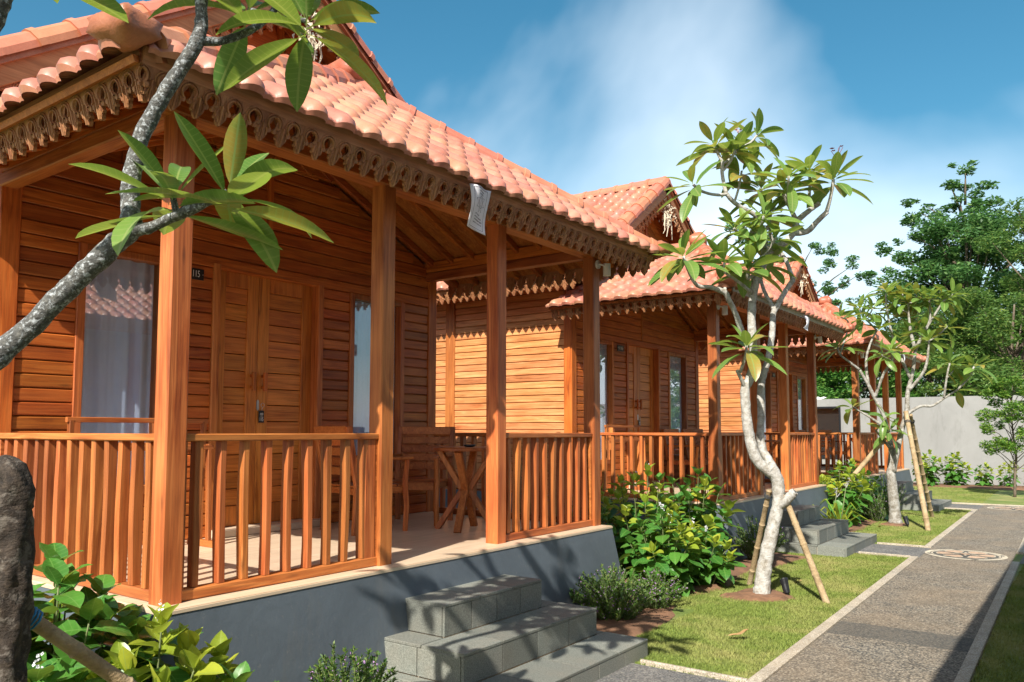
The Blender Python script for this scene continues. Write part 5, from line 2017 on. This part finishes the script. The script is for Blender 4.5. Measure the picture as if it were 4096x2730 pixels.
# ------------------------------------------------------------------ shrubs
def shrub(label, loc, h, r, nstem, seed, L=(.10, .17), lime=.35, flowers=0, group='broad-leaved shrubs', pairs=7, spread=1.0):
    """stems with opposite broad leaves, lime young leaves on top"""
    S = empty('broadleaf_shrub', loc, label, 'shrub', group)
    rnd = random.Random(seed)
    st = MB()
    for k in range(nstem):
        a = k * 2.4 + rnd.uniform(-.4, .4)
        rr = r * math.sqrt((k + .5) / nstem) * spread
        hh = h * (1.0 - .42 * (rr / (r + 1e-6)) ** 2) * rnd.uniform(.82, 1.05)
        b0 = V((rr * .35 * math.cos(a), rr * .35 * math.sin(a), 0))
        b1 = V((rr * math.cos(a), rr * math.sin(a), hh))
        bm_ = b0.lerp(b1, .5) + V((0, 0, .06))
        path_ = smooth_path([(*b0, .008), (*bm_, .006), (*b1, .004)], 5)
        st.tube([q[:3] for q in path_], [q[3] for q in path_], 5)
        is_lime = rnd.random() < lime
        ph = rnd.uniform(0, 3)
        for j in range(pairs):
            t = .12 + .88 * (j + .5) / pairs
            i0 = t * (len(path_) - 1)
            q0, q1 = path_[int(i0)], path_[min(int(i0) + 1, len(path_) - 1)]
            p = V(q0[:3]).lerp(V(q1[:3]), i0 - int(i0))
            topm = j >= pairs - 2
            ll = rnd.uniform(*L) * (1.0 if topm else 1.42)
            for sd in range(2):
                g = ph + j * 1.45 + sd * math.pi + rnd.uniform(-.3, .3)
                el = rnd.uniform(.15, .6) if topm else rnd.uniform(-.45, .25)
                d = V((math.cos(g) * math.cos(el), math.sin(g) * math.cos(el), math.sin(el)))
                d = (d + V((b1.x, b1.y, 0)) * .8).normalized()
                put_leaf((LIME if (topm and is_lime) else CROT)[rnd.randrange(3)], S, p, d, V((0, 0, 1)) + V((b1.x, b1.y, 0)) * .5, ll, rnd.uniform(-.4, .4))
        tip = V(path_[-1][:3])
        for q in range(3):
            g = ph + q * 2.1
            d = V((math.cos(g) * .5, math.sin(g) * .5, 1))
            put_leaf((LIME if is_lime else CROT)[rnd.randrange(3)], S, tip, d, V((-math.cos(g), -math.sin(g), .6)), rnd.uniform(*L) * .85, 0)
        if k < flowers:
            fm = MB()
            for q in range(16):
                c = tip + V((rnd.uniform(-.016, .016), rnd.uniform(-.016, .016), rnd.uniform(.03, .12)))
                for f in range(2):
                    u = V((rnd.uniform(-1, 1), rnd.uniform(-1, 1), rnd.uniform(-1, 1))).normalized() * .009
                    w = u.orthogonal().normalized() * .007
                    fm.add([c - u, c + w, c + u, c - w], [(0, 1, 2, 3)])
            fm.build('flower_spike', M_WFLOWER, S)
    st.build('stem', M_TWIG, S, True)
    return S


shrub('glossy broad-leaved shrub below the nearest side railing, tallest of the corner', (-3.82, 1.75, 0), .98, .40, 24, 1, (.15, .20), .05, 0)
shrub('broad-leaved shrub with lime young leaves at the near plinth corner', (-3.42, 1.98, 0), .72, .38, 20, 2, (.13, .18), .6, 1)
shrub('low dark shrub under the bamboo stake in the bottom left corner', (-3.42, 1.50, 0), .66, .40, 22, 3, (.15, .20), .1, 1)
shrub('dense dark shrub between the dark trunk and the side railing', (-3.95, 1.40, 0), .88, .40, 20, 31, (.15, .21), .0, 0)
shrub('low glossy shrub right under the near plinth corner, bottom edge', (-3.12, 2.05, 0), .52, .30, 14, 32, (.13, .18), .25, 0)
shrub('broad-leaved shrub by the far end of the nearest plinth, white flower spikes', (-3.55, 7.45, 0), .80, .40, 16, 4, (.11, .17), .45, 3)
shrub('tall shrub with upright lime tips before the middle side railing', (-4.05, 7.95, 0), 1.18, .44, 17, 5, (.12, .17), .8, 2)
shrub('dark full shrub against the corner of the middle plinth', (-3.80, 8.72, 0), 1.10, .46, 20, 6, (.14, .20), .35, 0)
shrub('low front shrub with yellow-green tips on the bed edge', (-3.42, 8.05, 0), .60, .36, 14, 7, (.11, .16), .6, 3)
shrub('dark shrub half hidden behind the last post of the nearest porch', (-4.50, 7.35, 0), 1.22, .38, 13, 8, (.11, .16), .3, 0)
shrub('lime-tipped shrub squeezed between the first two bungalows', (-4.75, 8.4, 0), .95, .42, 13, 9, (.11, .16), .5, 0)
shrub('broad-leaved shrub by the far end of the middle plinth', (-3.62, 14.35, 0), 1.02, .46, 16, 10, (.13, .19), .55, 0)
shrub('shrub with heavy lime crown behind the slanting grey bamboo', (-3.72, 15.25, 0), 1.05, .46, 16, 11, (.13, .19), .6, 1)
shrub('shrub nearest the farther frangipani trunk, dark lower leaves', (-3.55, 16.0, 0), .82, .42, 14, 12, (.12, .18), .3, 0)
shrub('shrub left of the boundary wall bed, lime on top', (-4.15, 26.6, 0), 1.0, .42, 12, 13, (.14, .20), .8, 0)
shrub('second shrub from the left in the boundary wall bed', (-3.45, 26.9, 0), .95, .36, 10, 14, (.14, .20), .7, 0)
for k in range(5):
    shrub(('third', 'fourth', 'fifth', 'sixth', 'last')[k] + ' shrub along the foot of the boundary wall, young and sparse', (-2.75 + .62 * k, 27.15 - .1 * (k % 2), 0), .68 + .06 * (k % 3), .30, 8, 15 + k, (.12, .17), .5, 0, pairs=5)


def quads(C, U, Wd, n):
    """leaf-shaped quads: centres C, half vectors U (length) and Wd (width)"""
    v = np.stack([C - U, C + Wd - U * .1, C + U, C - Wd - U * .1], 1).reshape(-1, 3)
    return v, np.arange(4 * n).reshape(-1, 4)


def unit(n):
    a = rng.normal(size=(n, 3))
    return a / np.linalg.norm(a, axis=1, keepdims=True)


def cuphea(label, loc, h, r, nst, seed):
    """fine-leaved bushlet with small violet flowers"""
    S = empty('flowering_bush', loc, label, 'bush', 'small violet-flowered bushes')
    rnd = random.Random(seed)
    st = MB()
    C, U, Wd, F = [], [], [], []
    for k in range(nst):
        a = rnd.uniform(0, 6.28)
        rr = r * math.sqrt(rnd.random())
        hh = h * (1 - .45 * (rr / r) ** 2) * rnd.uniform(.7, 1.1)
        b0 = V((rr * .3 * math.cos(a), rr * .3 * math.sin(a), 0))
        b1 = V((rr * 1.05 * math.cos(a), rr * 1.05 * math.sin(a), hh))
        mid = b0.lerp(b1, .5) + V((rnd.uniform(-.03, .03), rnd.uniform(-.03, .03), .04))
        P = [V(q[:3]) for q in smooth_path([(*b0, 0), (*mid, 0), (*b1, 0)], 4)]
        st.tube(P, [.003] * len(P), 4)
        for i in range(len(P) - 1):
            d = (P[i + 1] - P[i]).normalized()
            for j in range(5):
                p = P[i].lerp(P[i + 1], j / 5)
                for s in range(3):
                    o = V((rnd.uniform(-1, 1), rnd.uniform(-1, 1), rnd.uniform(-.2, .9))).normalized()
                    u = (o + d * .5).normalized() * rnd.uniform(.009, .016)
                    w = u.cross(V((rnd.uniform(-1, 1), rnd.uniform(-1, 1), 1))).normalized() * u.length * .36
                    C.append(p + u * 1.1); U.append(u); Wd.append(w)
                if i >= 1 and rnd.random() < .15:
                    F.append(p + V((rnd.uniform(-.015, .015), rnd.uniform(-.015, .015), .012)))
    v, q = quads(np.array(C), np.array(U), np.array(Wd), len(C))
    big_mesh('foliage', v, q, M_CUPH, S)['kind'] = 'stuff'
    st.build('stem', M_TWIG, S)
    if F:
        F = np.array(F)
        n = len(F)
        F = np.repeat(F, 2, 0) + rng.uniform(-.004, .004, (2 * n, 3))
        d = unit(2 * n)
        e = np.cross(d, unit(2 * n))
        v, q = quads(F, d * .007, e * .006, 2 * n)
        big_mesh('flowers', v, q, M_PURPLE, S)['kind'] = 'stuff'
    return S


cuphea('violet-flowered bush left of the nearest stone steps', (-3.38, 3.12, 0), .42, .26, 60, 1)
cuphea('tiny sprigs of violet bush against the nearest plinth, farthest left', (-3.42, 2.62, 0), .33, .18, 18, 2)
cuphea('widest violet-flowered bush right of the nearest stone steps', (-3.38, 6.12, 0), .44, .44, 150, 3)
cuphea('violet-flowered bush trailing over the lawn under the broad-leaved shrubs', (-3.30, 6.72, 0), .34, .30, 80, 4)
cuphea('violet-flowered bush behind the left bamboo stake of the large trunk', (-3.42, 9.85, 0), .56, .34, 110, 5)
cuphea('fine green bush between the slanting bamboo and farther trunk', (-3.30, 15.6, 0), .62, .36, 90, 6)
cuphea('fine green bush behind the farther frangipani trunk', (-3.35, 16.5, 0), .80, .42, 100, 7)


def lily(label, loc, n, h, seed):
    S = empty('strap_leaf_plant', loc, label, 'plant')
    rnd = random.Random(seed)
    for k in range(n):
        a = k * 2.4
        sp = rnd.uniform(.25, .6)
        hh = h * rnd.uniform(.6, 1)
        P = [V((0, 0, 0)), V((sp * .25 * math.cos(a), sp * .25 * math.sin(a), hh * .6)), V((sp * .7 * math.cos(a), sp * .7 * math.sin(a), hh)), V((sp * 1.1 * math.cos(a), sp * 1.1 * math.sin(a), hh * .78))]
        w = V((-math.sin(a), math.cos(a), 0))
        ws = [.02, .026, .018, .001]
        vs = []
        for p, q in zip(P, ws): vs += [p - w * q, p + V((0, 0, -.008)), p + w * q]
        fs = []
        for i in range(3):
            fs += [(i * 3, i * 3 + 1, i * 3 + 4, i * 3 + 3), (i * 3 + 1, i * 3 + 2, i * 3 + 5, i * 3 + 4)]
        ob('leaf', mesh_from('leaf', vs, fs, M_LIME if k % 3 else M_CROT, True), S)
    m = MB().tube([(0, 0, .1), (.05, .02, h * .8), (.10, .05, h * 1.45)], [.012, .010, .006], 6)
    m.build('flower_stalk', M_TWIG, S, True)
    flower_spray(S, (.10, .05, h * 1.45), 5, rnd, M_WFLOWER)
    return S


lily('pale strap-leaved plant with a flower stalk right of the middle steps', (-3.30, 13.15, 0), 14, .55, 5)
lily('low strap-leaved clump beside the middle plinth end', (-3.55, 13.55, 0), 12, .42, 6)


# ------------------------------------------------------------------ background trees
_rs = random.Random(9)
def crown(parent, clumps, n, size, mat, flat=.6, name='foliage'):
    """leaf faces gathered in clumps (centre, radius)"""
    C = np.array([c[:3] for c in clumps], float)
    Rr = np.array([c[3] for c in clumps], float)
    wgt = Rr ** 2
    idx = rng.choice(len(C), n, p=wgt / wgt.sum())
    d = unit(n)
    rad = Rr[idx, None] * (rng.random((n, 1)) ** .38)
    P = C[idx] + d * rad * np.array([1, 1, flat])
    U = unit(n) * np.array([1, 1, .45])
    U = U / np.linalg.norm(U, axis=1, keepdims=True) * rng.uniform(.6, 1.2, (n, 1)) * size
    Nn = unit(n) + np.array([0, 0, 1.2])
    Wd = np.cross(U, Nn)
    Wd = Wd / np.linalg.norm(Wd, axis=1, keepdims=True) * np.linalg.norm(U, axis=1, keepdims=True) * .38
    v, q = quads(P, U, Wd, n)
    o = big_mesh(name, v, q, mat, parent)
    o['kind'] = 'stuff'
    return o


def bg_tree(name, label, loc, h, rad, ncl, nleaf, size, mat, seed, trunk_r=.18, top=1.0, spire=None, group='trees beyond the boundary wall', cl=(.5, 1.0), base=.35):
    T = empty(name, loc, label, 'tree', group)
    rnd = random.Random(seed)
    clumps = []
    mb = MB()
    mb.tube([q[:3] for q in smooth_path([(0, 0, -.1, 0), (.15, .1, h * .3, 0), (-.1, .05, h * .62, 0), (.05, 0, h * .93, 0)], 4)], [trunk_r * (1 - .8 * k / 12) for k in range(13)], 9)
    mb.build('trunk', M_BARKB, T, True)
    for k in range(ncl):
        t = base + (1 - base) * (k + .5) / ncl
        env = rad * (math.sin(math.pi * min(1, max(.08, (1.12 - t)))) ** .7) * (1.0 if t < .8 else top)
        a = k * 2.4 + rnd.uniform(-.5, .5)
        r = env * rnd.uniform(.45, 1.0)
        c = V((r * math.cos(a), r * math.sin(a), h * t * rnd.uniform(.93, 1.03)))
        cr = rnd.uniform(*cl) * rad * .36
        clumps.append((*c, cr))
        m0 = V((0, 0, c.z * .68))
        br = MB()
        pp = smooth_path([(*m0, trunk_r * .32), (*(m0.lerp(c, .5) + V((0, 0, -.1))), trunk_r * .2), (*c, trunk_r * .08)], 4)
        br.tube([q[:3] for q in pp], [q[3] for q in pp], 6)
        br.build('branch', M_BARKB, T, True)
    if spire:
        for q_, c in enumerate(spire):
            clumps.append(c)
            if q_ % 6: continue
            br = MB()
            br.tube([(c[0] * .2, c[1] * .2, c[2] - 1.6), (c[0] * .7, c[1] * .7, c[2] - .5), c[:3]], [trunk_r * .3, trunk_r * .18, trunk_r * .06], 6)
            br.build('branch', M_BARKB, T, True)
    crown(T, clumps, nleaf, size, mat)
    return T


_sp = []
for c in [(.15, 0, 13.9, .5), (-.1, .2, 13.1, .5), (.7, .1, 12.8, .5), (1.1, .2, 12.0, .6), (-1.9, .3, 12.6, .6), (-2.4, 0, 11.7, .6), (-3.1, 0, 10.6, .5), (-1.5, 0, 11.9, .5), (.2, 0, 12.0, .5), (-3.6, .2, 9.3, .5), (1.7, 0, 11.0, .6), (.4, .3, 11.2, .6), (-.6, 0, 12.3, .4), (-1.7, 0, 11.1, .6), (-2.6, 0, 9.9, .6), (2.3, 0, 9.8, .6), (2.6, 0, 8.6, .6), (-3.2, 0, 8.2, .6)]:
    for q in range(4):
        _sp.append((c[0] + _rs.uniform(-.6, .6), c[1] + _rs.uniform(-.5, .5), c[2] + _rs.uniform(-.25, .25), _rs.uniform(.2, .42)))
bg_tree('tall_tree', 'tall broad tree rising beyond the wall on the right, layered open top', (-4.6, 42, 0), 11.6, 3.7, 100, 46000, .135, M_FOL_A, 1, .22, .85, _sp, cl=(.4, .85))
bg_tree('tall_tree', 'feathery yellow-green tree at the right edge, behind the tall one', (-1.2, 38, 0), 10.6, 2.6, 60, 22000, .10, M_FOL_B, 2, .2)
bg_tree('feathery_tree', 'feathery tree directly behind the grey wall on the right', (-2.3, 33.5, 0), 6.6, 2.6, 56, 36000, .085, M_FOL_B, 3, .14, base=.2)
bg_tree('feathery_tree', 'low feathery tree behind the wall, below the tall broad tree', (-5.1, 34.5, 0), 5.8, 2.4, 52, 32000, .085, M_FOL_B, 4, .14, base=.2)
bg_tree('bushy_tree', 'bright bushy tree seen through the farthest porch, right half', (-7.6, 33.0, 0), 5.0, 2.3, 40, 24000, .11, M_FOL_C, 5, .14, base=.2)
bg_tree('bushy_tree', 'bright bushy tree seen through the farthest porch, left half', (-10.6, 34.0, 0), 5.2, 2.6, 40, 24000, .12, M_FOL_C, 6, .14, base=.2)
bg_tree('bushy_tree', 'bushy tree at the far left end behind the boundary wall', (-14.0, 36, 0), 5.4, 2.8, 26, 9000, .13, M_FOL_C, 7, .14, base=.2)
_sp = []
for c in [(1.6, .4, 8.2), (2.1, .2, 9.2), (2.4, .1, 7.3), (1.2, 0, 9.9), (2.9, .2, 8.4), (-1.6, 0, 10.9), (-2.2, 0, 11.6), (-.4, 0, 10.5)]:
    for q in range(6):
        _sp.append((c[0] + _rs.uniform(-.75, .75), c[1] + _rs.uniform(-.5, .5), c[2] + _rs.uniform(-.22, .22), _rs.uniform(.18, .36)))
bg_tree('rain_tree', 'layered tree showing behind the middle and farthest gables', (-11.3, 37.5, 0), 9.0, 2.4, 14, 9000, .085, M_FOL_A, 8, .16, .9, _sp, cl=(.35, .6), base=.6)
for k, (x, y, h, r) in enumerate([(2.6, 34, 5.5, 2.6), (4.5, 40, 8.5, 3.2), (-18, 38, 6.0, 3.0)]):
    bg_tree('bushy_tree', ('green tree behind the wall, just outside the right edge', 'second green tree outside the right edge, farther back', 'leftmost green tree behind the roofs')[k], (x, y, 0), h, r, 24, 7000, .13, (M_FOL_B, M_FOL_A, M_FOL_C)[k], 20 + k, .15, base=.2)

M_FOL_D = foliage_mat('young_foliage', (0.09, 0.22, 0.03), (0.18, 0.34, 0.05), (0.32, 0.42, 0.08), 0.5)
# young tree with compound leaves inside the wall
YT = empty('young_tree', (-1.74, 23.45, 0), 'young tree with fine compound leaves before the grey wall', 'tree')
tp = [(0, 0, 0, .035), (.02, 0, .5, .03), (.06, .05, 1.0, .026), (.02, .05, 1.5, .02), (0, 0, 2.1, .014), (0, 0, 2.6, .008)]
q = smooth_path(tp, 4)
MB().tube([p[:3] for p in q], [p[3] for p in q], 8).build('trunk', M_BARKB, YT, True)
yc = []
for k in range(34):
    a, t = k * 2.4, .85 + 1.85 * (k / 34)
    r = .95 * (1 - .6 * (t - .85) / 1.85)
    c = (r * math.cos(a) * random.uniform(.6, 1), r * math.sin(a) * random.uniform(.3, 1), t + random.uniform(.1, .35))
    yc.append((*c, random.uniform(.14, .26)))
    MB().tube([(0, 0, t - .25), (c[0] * .5, c[1] * .5, t + .05), c], [.012, .008, .004], 5).build('branch', M_BARKB, YT, True)
crown(YT, yc, 9000, .05, M_FOL_D, .75)

# ------------------------------------------------------------------ small things on the lawn
def uplight(loc, label):
    U_ = empty('garden_uplight', loc, label, 'lamp', 'black garden uplights')
    MB().tube([(0, 0, -.05), (0, 0, .04)], [.006, .012], 8).build('spike', M_BLACK, U_)
    mb = MB()
    mb.tube([(0, 0, .04), (-.015, .01, .07), (-.03, .02, .12), (-.042, .028, .16), (-.045, .03, .165)], [.026, .034, .036, .042, .040], 14)
    mb.build('lamp_body', M_BLACK, U_)
    MB().tube([(-.043, .0287, .166), (-.0455, .0303, .172)], .034, 14).build('lens', M_GLASS, U_)
    return U_


uplight((-2.50, 7.96, 0), 'black uplight in the grass right of the large white trunk')
uplight((-2.66, 14.95, 0), 'black uplight at the foot of the farther frangipani')
for k, (x, y, L, rz, t, lab) in enumerate([(-2.40, 6.08, .20, .3, 0, 'curled brown leaf lying alone on the near lawn'), (-2.58, 8.75, .19, 2.6, 1, 'pale brown leaf on the grass behind the black uplight'),
                                         (-2.95, 8.55, .13, 1.2, 2, 'small brown leaf at the edge of the soil ring'), (-2.62, 15.9, .17, .5, 0, 'brown leaf on the grass behind the farther trunk'),
                                         (-3.0, 14.6, .16, 2.2, 1, 'brown leaf on the grass left of the farther trunk')]):
    o = ob('fallen_leaf', DRY[t], None, (x, y, .035), (random.uniform(-.2, .2), .12, rz), scale=L)
    tag(o, lab, 'leaf', 'fallen leaves on the lawn')
